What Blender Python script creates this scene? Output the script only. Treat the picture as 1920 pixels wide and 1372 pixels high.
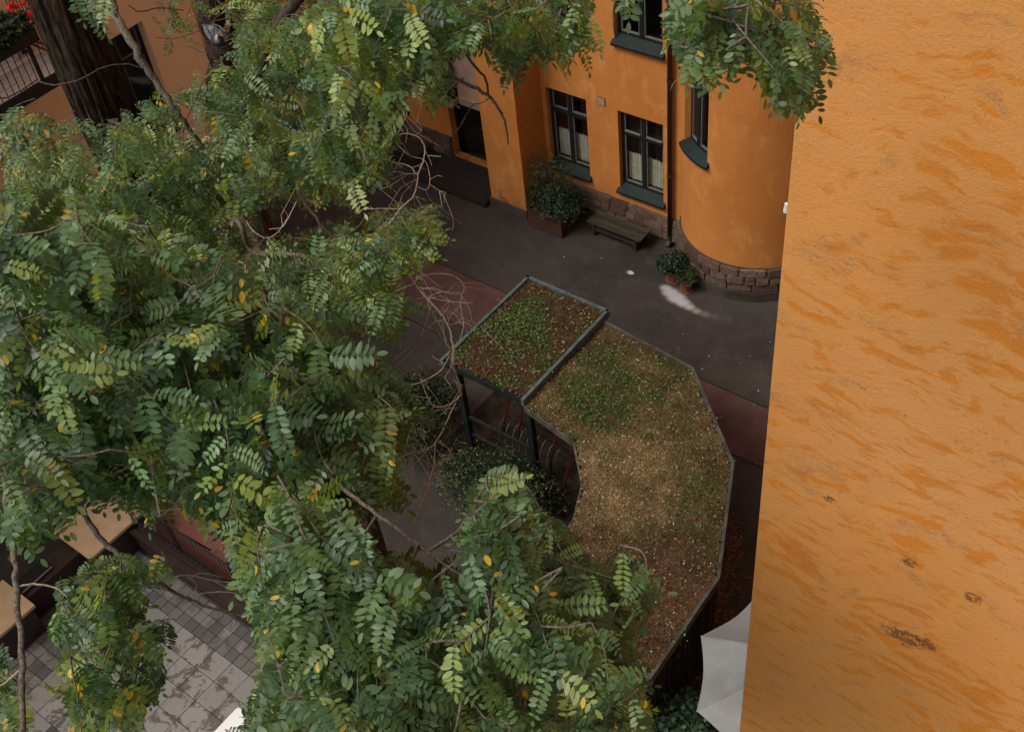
import bpy, bmesh, math, random
import numpy as np
from mathutils import Vector, Matrix, noise
R = math.radians
random.seed(7); rng = np.random.default_rng(7)
S = bpy.context.scene; C = S.collection
for o in list(bpy.data.objects): bpy.data.objects.remove(o)

# ------------------------------------------------------------------ camera
FPX, W0, H0, HC = 2180.0, 1920, 1372, 17.0      # focal length in photo pixels, photo size, eye height (m)
d1 = np.array([0.79335157, 0.37840875, -0.47686487]); dn = np.array([0.09661518, 0.69513876, 0.71235357])
dn /= np.linalg.norm(dn); d1 -= dn * (d1 @ dn); d1 /= np.linalg.norm(d1); d3 = np.cross(dn, d1)
MW = np.stack([d1, -d3, -dn])                   # camera axes (right, down, forward) -> world
EYE = np.array([0, 0, HC])
def ray(x, y): return MW @ np.array([(x - W0/2)/FPX, (y - H0/2)/FPX, 1.0])
def onz(x, y, z=0.0): r = ray(x, y); return EYE + r*((z - HC)/r[2])
def ony(x, y, Y): r = ray(x, y); return EYE + r*(Y/r[1])
def onx(x, y, X): r = ray(x, y); return EYE + r*(X/r[0])
def at(x, y, d): r = ray(x, y); return EYE + r/np.linalg.norm(r)*d
def proj(P):
    q = (np.asarray(P) - EYE) @ MW
    return q[..., :2]/q[..., 2:3]*FPX + np.array([W0/2, H0/2])
cd = bpy.data.cameras.new('camera'); cam = bpy.data.objects.new('camera', cd); C.objects.link(cam)
rt, dnv, fw = MW[:, 0], MW[:, 1], MW[:, 2]
cam.matrix_world = Matrix(((rt[0], -dnv[0], -fw[0], 0), (rt[1], -dnv[1], -fw[1], 0), (rt[2], -dnv[2], -fw[2], HC), (0, 0, 0, 1)))
cd.sensor_width = 36; cd.lens = FPX/W0*36; cd.clip_end = 500; cd.clip_start = 0.05
S.camera = cam
# ------------------------------------------------------------------ sky, sun, exposure
SUN_EL, SUN_AZ = R(54), R(208)                  # azimuth clockwise from +Y
w = bpy.data.worlds.new('World'); S.world = w; w.use_nodes = True
nt = w.node_tree; bg = nt.nodes['Background']
sky = nt.nodes.new('ShaderNodeTexSky'); sky.sky_type = 'NISHITA'; sky.sun_disc = False
sky.sun_elevation = SUN_EL; sky.sun_rotation = SUN_AZ; sky.dust_density = 4; sky.air_density = 1.0
hs = nt.nodes.new('ShaderNodeHueSaturation'); hs.inputs['Saturation'].default_value = 0.06
nt.links.new(sky.outputs[0], hs.inputs['Color']); nt.links.new(hs.outputs[0], bg.inputs[0])
bg.inputs[1].default_value = 0.085
sl = bpy.data.lights.new('sun', 'SUN'); sl.energy = 1.5; sl.angle = R(22); sl.color = (1, .94, .85)
so = bpy.data.objects.new('sun', sl); C.objects.link(so)
sd = Vector((math.sin(SUN_AZ)*math.cos(SUN_EL), math.cos(SUN_AZ)*math.cos(SUN_EL), math.sin(SUN_EL)))
so.rotation_euler = sd.to_track_quat('Z', 'Y').to_euler()
S.view_settings.view_transform = 'Standard'; S.view_settings.look = 'None'
S.view_settings.exposure = 0.85; S.view_settings.gamma = 1
S.render.resolution_x, S.render.resolution_y = 1024, 731
S.render.engine = 'CYCLES'

# ------------------------------------------------------------------ helpers
def mesh(name, v, f, mat=None, col=None, smooth=False):
    v = np.asarray(v, np.float32).reshape(-1, 3); me = bpy.data.meshes.new(name)
    if isinstance(f, np.ndarray) and f.ndim == 2:
        k = f.shape[1]; n = len(f)
        me.vertices.add(len(v)); me.vertices.foreach_set('co', v.ravel())
        me.loops.add(n*k); me.loops.foreach_set('vertex_index', f.astype(np.int32).ravel())
        me.polygons.add(n); me.polygons.foreach_set('loop_start', np.arange(n, dtype=np.int32)*k)
        me.update(calc_edges=True)
    else:
        me.from_pydata([tuple(map(float, p)) for p in v], [], [tuple(int(i) for i in q) for q in f])
    if col is not None:
        a = me.attributes.new('col', 'FLOAT_COLOR', 'POINT')
        c4 = np.ones((len(v), 4), np.float32); c4[:, :3] = col; a.data.foreach_set('color', c4.ravel())
    if smooth: me.polygons.foreach_set('use_smooth', np.ones(len(me.polygons), bool))
    if mat: me.materials.append(mat)
    me.update(); return me
def link(name, me, parent=None, loc=None, rot=None, scale=None):
    o = bpy.data.objects.new(name, me); C.objects.link(o)
    if parent: o.parent = parent
    if loc is not None: o.location = Vector([float(a) for a in loc])
    if rot is not None: o.rotation_euler = rot
    if scale is not None: o.scale = scale
    return o
def tag(o, label=None, cat=None, group=None, kind=None):
    if label: o['label'] = label
    if cat: o['category'] = cat
    if group: o['group'] = group
    if kind: o['kind'] = kind
    return o
def empty(name, loc=(0, 0, 0), label=None, cat=None, group=None):
    o = bpy.data.objects.new(name, None); C.objects.link(o); o.location = Vector([float(a) for a in loc]); o.empty_display_size = .1
    return tag(o, label, cat, group)
BOXF = np.array([[0, 3, 2, 1], [4, 5, 6, 7], [0, 1, 5, 4], [1, 2, 6, 5], [2, 3, 7, 6], [3, 0, 4, 7]])
def boxv(x0, x1, y0, y1, z0, z1):
    return np.array([[x0, y0, z0], [x1, y0, z0], [x1, y1, z0], [x0, y1, z0], [x0, y0, z1], [x1, y0, z1], [x1, y1, z1], [x0, y1, z1]], float)
class MB:
    def __init__(s): s.v = []; s.f = []; s.n = 0
    def add(s, v, f):
        v = np.asarray(v, float); s.v.append(v); s.f += [[int(i) + s.n for i in q] for q in f]; s.n += len(v); return s
    def box(s, *a): return s.add(boxv(*a), BOXF)
    def beam(s, a, b, w, h):                         # bar with rectangular section between two points
        a = np.array(a, float); b = np.array(b, float); t = b - a; L = np.linalg.norm(t); t /= L
        up = np.array([0, 0, 1.]) if abs(t[2]) < .95 else np.array([1., 0, 0])
        sx = np.cross(t, up); sx /= np.linalg.norm(sx); sy = np.cross(sx, t)
        q = [a + sx*i*w/2 + sy*j*h/2 for i, j in ((-1, -1), (1, -1), (1, 1), (-1, 1))]
        return s.add(q + [p + t*L for p in q], BOXF)
    def tube(s, pts, rad, k=8, cap=True):
        v, f = tubev(pts, rad, k, cap); return s.add(v, f)
    def build(s, name, mat, parent=None, smooth=False, **kw):
        me = mesh(name, np.concatenate(s.v), s.f, mat, smooth=smooth); return link(name, me, parent, **kw)
def tubev(pts, rad, k=8, cap=True):
    pts = np.asarray(pts, float); n = len(pts); rad = np.broadcast_to(np.asarray(rad, float), (n,))
    T = np.gradient(pts, axis=0); T /= np.linalg.norm(T, axis=1)[:, None] + 1e-12
    up = np.array([0.13, 0.21, 1.]) if abs(T[0][2]) < .9 else np.array([1., .1, 0])
    v = []
    s_ = np.cross(T[0], up); s_ /= np.linalg.norm(s_)
    for i in range(n):
        s_ = s_ - T[i]*(s_ @ T[i]); s_ /= np.linalg.norm(s_); b = np.cross(T[i], s_)
        a = np.arange(k)*2*math.pi/k
        v.append(pts[i] + rad[i]*(np.cos(a)[:, None]*s_ + np.sin(a)[:, None]*b))
    v = np.concatenate(v); f = []
    for i in range(n - 1):
        for j in range(k): f.append([i*k + j, i*k + (j + 1) % k, (i + 1)*k + (j + 1) % k, (i + 1)*k + j])
    if cap: f.append(list(range(k))[::-1]); f.append(list(range((n - 1)*k, n*k)))
    return v, f
def spline(P, m=6):                                  # Catmull-Rom through rows of any width
    P = np.asarray(P, float); Q = np.vstack([2*P[0] - P[1], P, 2*P[-1] - P[-2]]); out = []
    for i in range(1, len(Q) - 2):
        for t in np.linspace(0, 1, m, endpoint=False):
            a, b, c, d = Q[i-1], Q[i], Q[i+1], Q[i+2]
            out.append(.5*((2*b) + (c - a)*t + (2*a - 5*b + 4*c - d)*t*t + (3*b - a - 3*c + d)*t**3))
    out.append(P[-1]); return np.array(out)
def inpoly(P, poly):
    P = np.atleast_2d(P); poly = np.asarray(poly, float); x, y = P[:, 0], P[:, 1]; ins = np.zeros(len(P), bool); j = len(poly) - 1
    for i in range(len(poly)):
        xi, yi = poly[i]; xj, yj = poly[j]
        c = ((yi > y) != (yj > y)) & (x < (xj - xi)*(y - yi)/(yj - yi + 1e-12) + xi); ins ^= c; j = i
    return ins
def lathe(prof, k=24, cap=False):                    # profile [(r, z)]
    a = np.arange(k)*2*math.pi/k; v = [[r*math.cos(t), r*math.sin(t), z] for r, z in prof for t in a]; f = []
    for i in range(len(prof) - 1):
        for j in range(k): f.append([i*k + j, i*k + (j+1) % k, (i+1)*k + (j+1) % k, (i+1)*k + j])
    if cap: f.append(list(range(k))[::-1]); f.append(list(range((len(prof)-1)*k, len(prof)*k)))
    return np.array(v), f

# ------------------------------------------------------------------ materials
class NM:                                            # tiny node-tree builder
    def __init__(s, name, rough=.8, spec=.3):
        s.m = bpy.data.materials.new(name); s.m.use_nodes = True; s.t = s.m.node_tree; s.b = s.t.nodes['Principled BSDF']
        s.b.inputs['Roughness'].default_value = rough; s.b.inputs['Specular IOR Level'].default_value = spec
        s.geo = s.n('ShaderNodeNewGeometry'); s.P = s.geo.outputs['Position']
    def n(s, t, **k):
        q = s.t.nodes.new(t)
        for a, b in k.items(): setattr(q, a, b)
        return q
    def L(s, a, b): s.t.links.new(a, b)
    def set(s, sock, v):
        if hasattr(v, 'is_linked') or hasattr(v, 'links'): s.L(v, sock)
        else: sock.default_value = v
    def mapv(s, scale=(1, 1, 1), loc=(0, 0, 0), rot=(0, 0, 0), vec=None):
        q = s.n('ShaderNodeMapping'); s.L(vec if vec is not None else s.P, q.inputs[0])
        q.inputs['Scale'].default_value = scale; q.inputs['Location'].default_value = loc; q.inputs['Rotation'].default_value = rot; return q.outputs[0]
    def noise(s, scale, detail=4, rough=.55, vec=None, dist=0):
        q = s.n('ShaderNodeTexNoise'); s.L(vec if vec is not None else s.P, q.inputs['Vector'])
        q.inputs['Scale'].default_value = scale; q.inputs['Detail'].default_value = detail; q.inputs['Roughness'].default_value = rough; q.inputs['Distortion'].default_value = dist
        return q.outputs['Fac']
    def ramp(s, fac, lo, hi, a=0., b=1.):
        q = s.n('ShaderNodeMapRange'); q.interpolation_type = 'SMOOTHSTEP'; s.L(fac, q.inputs[0])
        for i, x in enumerate((lo, hi, a, b)): q.inputs[i + 1].default_value = x
        return q.outputs[0]
    def math(s, op, a, b=0.):
        q = s.n('ShaderNodeMath', operation=op); s.set(q.inputs[0], a); s.set(q.inputs[1], b); return q.outputs[0]
    def mix(s, fac, a, b, mode='MIX'):
        q = s.n('ShaderNodeMix', data_type='RGBA', blend_type=mode); s.set(q.inputs[0], fac)
        for sock, v in ((q.inputs[6], a), (q.inputs[7], b)):
            if isinstance(v, tuple): sock.default_value = v + (1,) if len(v) == 3 else v
            else: s.L(v, sock)
        return q.outputs[2]
    def base(s, c):
        if isinstance(c, tuple): s.b.inputs['Base Color'].default_value = c + (1,)
        else: s.L(c, s.b.inputs['Base Color'])
        return s
    def rough(s, v): s.set(s.b.inputs['Roughness'], v); return s
    def bump(s, h, strength=.3, dist=.01):
        q = s.n('ShaderNodeBump'); q.inputs['Strength'].default_value = strength; q.inputs['Distance'].default_value = dist
        s.L(h, q.inputs['Height']); s.L(q.outputs[0], s.b.inputs['Normal']); return s
    def attr(s, name='col'): return s.n('ShaderNodeAttribute', attribute_name=name).outputs['Color']
    def spot(s, c, rad):                             # 1 at the spot centre, 0 outside; rad = (rx, ry, rz)
        v = s.mapv(scale=tuple(1/r for r in rad), loc=tuple(-a/r for a, r in zip(c, rad)))
        q = s.n('ShaderNodeVectorMath', operation='LENGTH'); s.L(v, q.inputs[0]); return s.ramp(q.outputs['Value'], 0, 1, 1, 0)

def plain(name, c, var=.25, scale=6, rough=.7, spec=.3, bump=0., bscale=40):
    m = NM(name, rough, spec); f = m.noise(scale, 5)
    m.base(m.mix(m.ramp(f, .3, .7), tuple(x*(1 - var) for x in c), tuple(min(1, x*(1 + var)) for x in c)))
    if bump: m.bump(m.noise(bscale, 4), bump, .01)
    return m.m
def M_facade(name, a, b, pale):
    m = NM(name, .9, .15)
    big = m.noise(.55, 4, .6); mid = m.noise(2.6, 6, .62, vec=m.mapv((1, 1, .6)), dist=.6)
    c = m.mix(m.ramp(big, .35, .68), a, b)
    c = m.mix(m.math('MULTIPLY', m.ramp(mid, .48, .75), .6), c, pale)
    st = m.noise(5, 4, .6, vec=m.mapv((1.3, 1.3, .12))); c = m.mix(m.math('MULTIPLY', m.ramp(st, .58, .8), .3), c, tuple(x*.6 for x in a))
    sp = m.n('ShaderNodeSeparateXYZ'); m.L(m.P, sp.inputs[0])
    low = m.math('MULTIPLY', m.ramp(sp.outputs[2], .15, .95, 1, 0), m.ramp(m.noise(4, 5, .7), .45, .7))
    c = m.mix(m.math('MULTIPLY', low, .75), c, (.10, .055, .03))
    m.base(c); m.bump(m.noise(55, 5, .65), .35, .012); return m.m
ORANGE = M_facade('orange render', (.37, .134, .030), (.435, .170, .043), (.52, .245, .088))
ORANGE2 = M_facade('peach render', (.66, .40, .225), (.70, .44, .255), (.72, .49, .30))
def M_wing():
    m = NM('weathered ochre render', .92, .12)
    base = m.mix(m.ramp(m.noise(.5, 4), .35, .65), (.51, .222, .058), (.56, .262, .086))
    base = m.mix(m.math('MULTIPLY', m.ramp(m.noise(2.1, 6, .7), .45, .75), .45), base, (.60, .24, .06))
    wrp = m.n('ShaderNodeTexNoise'); m.L(m.mapv((1, 1, 1)), wrp.inputs['Vector']); wrp.inputs['Scale'].default_value = 3.0
    wv = m.n('ShaderNodeVectorMath', operation='MULTIPLY_ADD'); m.L(wrp.outputs['Color'], wv.inputs[0]); wv.inputs[1].default_value = (.30, .22, .22); m.L(m.P, wv.inputs[2])
    tilt = (0, R(-6), 0)
    p1 = m.noise(1.0, 9, .60, vec=m.mapv((5.6, 1, 15.0), rot=tilt, vec=wv.outputs[0]))
    reg = m.noise(.75, 4, .6, vec=m.mapv((1, 1, 1), loc=(3, 1, 7)))
    th = m.math('ADD', m.math('ADD', p1, m.math('MULTIPLY', m.math('SUBTRACT', m.noise(45, 5, .75, vec=m.mapv((1.5, 1, 1))), .5), .16)), m.math('MULTIPLY', m.math('SUBTRACT', reg, .5), .5))
    c = m.mix(m.math('MULTIPLY', m.ramp(th, .53, .61), .75), base, (.50, .160, .014))
    p2 = m.noise(1.0, 8, .62, vec=m.mapv((5.0, 1, 17), rot=(0, R(4), 0), loc=(4, 0, 2), vec=wv.outputs[0]))
    c = m.mix(m.math('MULTIPLY', m.ramp(m.math('ADD', p2, m.math('MULTIPLY', m.math('SUBTRACT', reg, .5), .3)), .57, .63), .6), c, (.46, .15, .02))
    g = m.noise(1.0, 8, .75, vec=m.mapv((3.0, 1, 6.5), rot=(0, R(2), 0), loc=(9, 2, 5), vec=wv.outputs[0])); gm = m.noise(70, 4, .75, vec=m.mapv((1, 1, 1.6)))
    gr = m.math('MULTIPLY', m.ramp(g, .53, .68), m.ramp(gm, .40, .60, .12, 1))
    c = m.mix(m.math('MULTIPLY', gr, .85), c, (.20, .12, .07))
    fine = m.noise(14, 6, .7); c = m.mix(m.math('MULTIPLY', m.ramp(fine, .5, .75), .22), c, (.52, .19, .035))
    vs_ = m.noise(6, 4, .6, vec=m.mapv((2.2, 1, .12))); c = m.mix(m.math('MULTIPLY', m.ramp(vs_, .58, .75), .16), c, (.40, .19, .08))
    spk = m.noise(75, 2, .5); c = m.mix(m.math('MULTIPLY', m.ramp(spk, .715, .75), .7), c, (.16, .07, .03))
    for px, py, rx, rz in ((1690, 1192, .15, .10), (1735, 1205, .10, .06), (1705, 1052, .07, .05), (1825, 1122, .06, .06), (1555, 935, .06, .035)):
        q = ony(px, py, 2.8); sp = m.math('MULTIPLY', m.spot(tuple(q), (rx, .3, rz)), m.ramp(m.noise(38, 6, .8, vec=m.mapv((1, 1, 1.4))), .38, .6))
        c = m.mix(m.ramp(sp, .12, .5, 0, .85), c, (.13, .05, .018))
    m.base(c)
    h = m.math('ADD', m.math('ADD', m.noise(80, 6, .75), m.math('MULTIPLY', m.noise(9, 4, .5), .6)), m.math('MULTIPLY', th, -.8))
    m.bump(h, .42, .010); return m.m
WING = M_wing()
def M_asphalt():
    m = NM('worn asphalt', .86, .25)
    f = m.noise(.5, 5, .6); c = m.mix(m.ramp(f, .35, .7), (.021, .0168, .0140), (.037, .0305, .026))
    c = m.mix(m.math('MULTIPLY', m.ramp(m.noise(2.2, 7, .75), .46, .72), .55), c, (.055, .046, .040))
    c = m.mix(m.math('MULTIPLY', m.ramp(m.noise(90, 2), .62, .7), .45), c, (.075, .064, .056))
    curve = [(1250, 541, .17, .75), (1258, 549, .22, .9), (1268, 558, .24, .95), (1280, 567, .20, .85), (1292, 575, .17, .65), (1306, 583, .16, .45), (1322, 589, .18, .30), (1342, 594, .2, .2), (1366, 598, .22, .15), (1395, 598, .25, .1)]; msk = None
    for x, y, r_, am in curve:
        k_ = m.math('MULTIPLY', m.spot(tuple(onz(x, y)), (r_*1.6, r_*1.2, 1)), am); msk = k_ if msk is None else m.math('MAXIMUM', msk, k_)
    gr_ = m.noise(40, 5, .8); c = m.mix(m.ramp(m.math('MULTIPLY', m.math('ADD', msk, 0.), m.ramp(gr_, .25, .65, .35, 1.3)), .08, .75, 0, .85), c, (.34, .325, .31))
    q = onz(1182, 511); s_ = m.math('MULTIPLY', m.spot(tuple(q), (.14, .1, 1)), m.ramp(m.noise(30, 4, .7), .35, .6)); c = m.mix(m.ramp(s_, .1, .5, 0, .8), c, (.5, .5, .5))
    m.base(c); m.rough(m.ramp(m.noise(1.3, 4), .3, .7, .58, .9)); m.bump(m.noise(160, 3, .7), .5, .006); return m.m
ASPH = M_asphalt()
REDA = plain('red asphalt', (.066, .031, .028), .22, 1.6, .9, .2, .4, 150)
STONE = None
def M_stone():
    m = NM('rough sandstone', .9, .2); oi = m.n('ShaderNodeObjectInfo')
    c = m.mix(oi.outputs['Random'], (.075, .043, .031), (.20, .130, .093)); c = m.mix(m.math('MULTIPLY', m.ramp(m.noise(9, 6, .75), .38, .68), .7), c, (.06, .037, .028))
    m.base(c); m.bump(m.noise(16, 7, .75), 1.0, .06); return m.m
STONE = M_stone()
PLINTH = plain('grey plinth', (.045, .034, .028), .35, 3, .9, .2, .4, 40)
TEAL = plain('dark green paint', (.0055, .0105, .010), .2, 8, .6, .2)
SILL = plain('green sheet metal', (.006, .0125, .0115), .25, 4, .65, .2)
FRAMEIN = plain('grey putty edge', (.11, .095, .082), .15, 10, .6)
CURT = plain('cream curtain', (.72, .66, .56), .12, 8, .9, .1)
DRAPE = plain('brown drape', (.075, .03, .016), .3, 3, .9, .1)
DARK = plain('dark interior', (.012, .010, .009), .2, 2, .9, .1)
BLACK = plain('black painted steel', (.012, .012, .012), .2, 6, .45, .4)
PIPE = plain('dark brown pipe', (.030, .019, .014), .25, 3, .45, .4)
def M_glass():
    m = NM('window glass', .05, .5); m.base((.02, .02, .02)); g = m.n('ShaderNodeBsdfGlossy'); g.inputs['Roughness'].default_value = .03
    t = m.n('ShaderNodeBsdfTransparent'); t.inputs[0].default_value = (.82, .84, .82, 1); lw_ = m.n('ShaderNodeLayerWeight'); lw_.inputs[0].default_value = .5; fr = m.n('ShaderNodeMath', operation='MULTIPLY_ADD'); m.L(m.math('POWER', lw_.outputs['Facing'], 4.0), fr.inputs[0]); fr.inputs[1].default_value = .6; fr.inputs[2].default_value = .04
    x = m.n('ShaderNodeMixShader'); m.L(fr.outputs[0], x.inputs[0]); m.L(t.outputs[0], x.inputs[1]); m.L(g.outputs[0], x.inputs[2])
    m.L(x.outputs[0], m.t.nodes['Material Output'].inputs['Surface']); return m.m
GLASS = M_glass()
def M_wood(name, a, b, ax=0, rough=.8):
    m = NM(name, rough, .2); sc = [14, 14, 14]; sc[ax] = 1.2; oi = m.n('ShaderNodeObjectInfo')
    c = m.mix(m.ramp(m.noise(3, 5, .65, vec=m.mapv(tuple(sc))), .3, .7), a, b); v = m.n('ShaderNodeMapRange'); m.L(oi.outputs['Random'], v.inputs[0]); v.inputs[3].default_value = .75; v.inputs[4].default_value = 1.2
    cc = m.n('ShaderNodeCombineXYZ'); [m.L(v.outputs[0], cc.inputs[i]) for i in range(3)]
    m.base(m.mix(1.0, c, cc.outputs[0], 'MULTIPLY')); m.bump(m.noise(4, 4, .6, vec=m.mapv(tuple(sc))), .3, .01); return m.m
WOODDK = M_wood('dark weathered wood', (.012, .0088, .007), (.030, .022, .016))
WOODBN = M_wood('bench wood', (.020, .016, .010), (.042, .034, .023))
WOODRD = M_wood('red brown planter wood', (.035, .014, .009), (.07, .030, .018))
DECKW = M_wood('grey brown decking', (.26, .19, .15), (.46, .37, .30), 1)
TERRA = plain('terracotta', (.17, .058, .026), .25, 9, .8)
def M_bark(name, a, b, sc=1.0, rough=.9, bd=.05):
    m = NM(name, rough, .15); n1 = m.noise(7*sc, 8, .72, vec=m.mapv((4, 4, .7)), dist=.8)
    c = m.mix(m.ramp(n1, .40, .60), a, b); c = m.mix(m.math('MULTIPLY', m.ramp(m.noise(3*sc, 4), .55, .75), .4), c, (.05, .05, .022)); m.base(c)
    m.bump(m.noise(9*sc, 7, .7, vec=m.mapv((3.4, 3.4, .5))), 1.0 if bd > .01 else .3, bd); return m.m
BARK = M_bark('furrowed bark', (.007, .0045, .003), (.062, .041, .026))
LIMB = M_bark('grey brown branch bark', (.055, .042, .032), (.15, .12, .095), 4, bd=.003)
LIMBDK = M_bark('dark branch bark', (.022, .016, .012), (.07, .052, .04), 4, bd=.003)
TWIGM = M_bark('pale red brown twig bark', (.21, .15, .11), (.40, .31, .245), 6, bd=.001)
def M_leaf(name, rough=.45, spec=.45, trans=.40, back=.45, vn=.22):
    m = NM(name, rough, spec); c = m.attr(); vein = m.noise(60, 3, .6)
    c2 = m.mix(m.math('MULTIPLY', m.ramp(vein, .4, .7), vn), c, (.10, .16, .08)); bf = m.mix(m.math('MULTIPLY', m.geo.outputs['Backfacing'], back), c2, (.15, .20, .10)); m.base(bf)
    t = m.n('ShaderNodeBsdfTranslucent'); m.L(m.mix(1.0, c2, (1.9, 1.8, .5), 'MULTIPLY'), t.inputs[0])
    x = m.n('ShaderNodeMixShader'); x.inputs[0].default_value = trans; m.L(m.b.outputs[0], x.inputs[1]); m.L(t.outputs[0], x.inputs[2])
    m.L(x.outputs[0], m.t.nodes['Material Output'].inputs['Surface']); return m.m
LEAF = M_leaf('locust leaf'); BUSHL = M_leaf('bush leaf', .5, .3, .2, 0., 0.); MOSSM = M_leaf('moss and litter', .95, .05, .1, 0., 0.)
def M_soil():
    m = NM('roof soil', .95, .1); c = m.attr(); c = m.mix(m.ramp(m.noise(28, 6, .75), .4, .68), m.mix(1.0, c, (.55, .5, .48), 'MULTIPLY'), c)
    c = m.mix(m.math('MULTIPLY', m.ramp(m.noise(85, 3, .6), .62, .72), .55), c, (.36, .25, .15)); m.base(c); m.bump(m.noise(45, 6, .75), 1.0, .04); return m.m
SOIL = M_soil()
TRIM = plain('grey green metal edging', (.052, .072, .073), .28, 5, .55, .4, .15, 60)
TRIM2 = plain('mossy worn edging', (.05, .048, .036), .4, 5, .8, .2, .3, 30)
SHPOST = plain('dark green post', (.007, .010, .0095), .25, 5, .5, .4)
REDP = plain('red paint', (.09, .004, .004), .15, 6, .5, .4)
CANVAS = None
def M_canvas():
    m = NM('grey canvas', .85, .15); f = m.noise(3, 5, .6); c = m.mix(m.ramp(f, .35, .7), (.165, .167, .165), (.20, .202, .20)); m.base(c)
    m.bump(m.noise(4, 3, .5, dist=.8), .4, .03); return m.m
CANVAS = M_canvas()
def M_slab(name, a, b, stain):
    m = NM(name, .85, .2); oi = m.n('ShaderNodeObjectInfo'); c = m.mix(oi.outputs['Random'], a, b); c = m.mix(m.math('MULTIPLY', m.ramp(m.noise(120, 2), .55, .7), .3), c, tuple(x*.6 for x in a))
    n1 = m.math('ADD', m.noise(3.4, 9, .72, dist=.6), m.math('MULTIPLY', m.math('SUBTRACT', oi.outputs['Random'], .5), .10)); wet = m.ramp(n1, .525, .55)
    m.base(m.mix(m.math('MULTIPLY', wet, stain), c, (.050, .038, .028))); m.rough(m.math('SUBTRACT', .85, m.math('MULTIPLY', wet, .2))); m.bump(m.noise(90, 4), .25, .006); return m.m
SLAB = M_slab('concrete slab', (.165, .154, .143), (.215, .20, .186), .75)
SETT = M_slab('small concrete sett', (.07, .068, .066), (.165, .145, .128), .5)
SLABDK = plain('dark concrete slab', (.05, .046, .045), .1, 30, .8)
GROUT = plain('dark joint sand', (.045, .036, .03), .3, 20, .95)
CLAD = plain('dark brown sheet metal', (.022, .012, .010), .2, 3, .38, .5)
BEIGE = plain('beige stone cap', (.36, .24, .14), .08, 5, .8, .2, .15, 60)
PANELB = plain('beige painted panel', (.30, .20, .145), .12, 3, .8)
WHITE = plain('white lacquer', (.62, .61, .60), .03, 3, .4)
GREYPL = plain('grey plastic', (.085, .075, .066), .1, 8, .6)

# ------------------------------------------------------------------ ground
def sheet(name, x0, x1, y0, y1, z, mat): return link(name, mesh(name, [[x0, y0, z], [x1, y0, z], [x1, y1, z], [x0, y1, z]], [[0, 1, 2, 3]], mat))
tag(sheet('ground', -200, 200, -200, 200, 0, ASPH), 'dark worn asphalt of the courtyard', 'asphalt', kind='structure')
FY = 17.26
tag(sheet('red_path', -18.2, -2.0, 12.66, 13.98, .004, REDA), 'wide dull red asphalt strip across the dark courtyard', 'path', kind='structure')
tag(sheet('red_path_strip', -17.0, -10.9, 5.25, 6.6,   .004, plain('red paving with painted light', (.20, .085, .07), .15, 3, .9, .2)), 'narrow red strip beyond the terrace railing', 'path', kind='structure')  # red paving, colour raised to paint in the light falling on it

JNT = plain('dark tarred joint', (.012, .009, .007), .3, 8, .9); SEAM = plain('paler asphalt seam', (.042, .034, .029), .3, 8, .9)
for i, (x0, x1, y0, y1, mt) in enumerate(((-18.2, -2.0, 13.98, 14.01, JNT), (-18.2, -2.0, 12.63, 12.66, JNT), (-13.46, -13.42, 9.2, 12.63, SEAM), (-11.14, -11.11, 9.6, 12.63, JNT), (-17.0, -13.42, 10.9, 10.94, JNT))):
    tag(sheet('asphalt_joint', x0, x1, y0, y1, .007, mt), 'narrow straight joint line in the courtyard asphalt', 'joint', kind='structure')
# ------------------------------------------------------------------ buildings
def holes_wall(mp, us, vs, holes, depth, name, mat, parent, nu=1):
    """sheet of wall in (u, v, w) space with rectangular openings and their reveals"""
    U = sorted(set([round(u, 4) for u in us] + [round(h[i], 4) for h in holes for i in (0, 1)])); V = sorted(set([round(v, 4) for v in vs] + [round(h[i], 4) for h in holes for i in (2, 3)]))
    b = MB()
    for i in range(len(U) - 1):
        for j in range(len(V) - 1):
            uc, vc = (U[i] + U[i+1])/2, (V[j] + V[j+1])/2
            if any(h[0] < uc < h[1] and h[2] < vc < h[3] for h in holes): continue
            for k in range(nu):
                a, c = U[i] + (U[i+1] - U[i])*k/nu, U[i] + (U[i+1] - U[i])*(k+1)/nu
                b.add([mp(a, V[j], 0), mp(c, V[j], 0), mp(c, V[j+1], 0), mp(a, V[j+1], 0)], [[0, 1, 2, 3]])
    for u0, u1, v0, v1 in holes:
        us_ = np.linspace(u0, u1, 2 if nu == 1 else 6)
        for a, c in zip(us_[:-1], us_[1:]):
            for v in (v0, v1): b.add([mp(a, v, 0), mp(c, v, 0), mp(c, v, -depth), mp(a, v, -depth)], [[0, 1, 2, 3]])
        for u in (u0, u1): b.add([mp(u, v0, 0), mp(u, v1, 0), mp(u, v1, -depth), mp(u, v0, -depth)], [[0, 1, 2, 3]])
    return b.build(name, mat, parent)
def ubox(b, mp, u0, u1, v0, v1, w0, w1, k=1):
    us = np.linspace(u0, u1, k + 1)
    for a, c in zip(us[:-1], us[1:]): b.add([mp(a, v0, w0), mp(c, v0, w0), mp(c, v0, w1), mp(a, v0, w1), mp(a, v1, w0), mp(c, v1, w0), mp(c, v1, w1), mp(a, v1, w1)], BOXF)
    return b
def wavy(mp, u0, u1, v0, v1, w, amp, waves, lift=0.):
    n = 40; us = np.linspace(u0, u1, n); v = []
    for i, u in enumerate(us):
        ww = w + amp*math.sin(i/n*waves*6.28 + .6*math.sin(i*.7)); v += [mp(u, v0, ww), mp(u, v1 + lift*(i/n - .5) + .012*math.sin(i*1.3), ww*1.0)]
    return v, [[2*i, 2*i + 2, 2*i + 3, 2*i + 1] for i in range(n - 1)]
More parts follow.
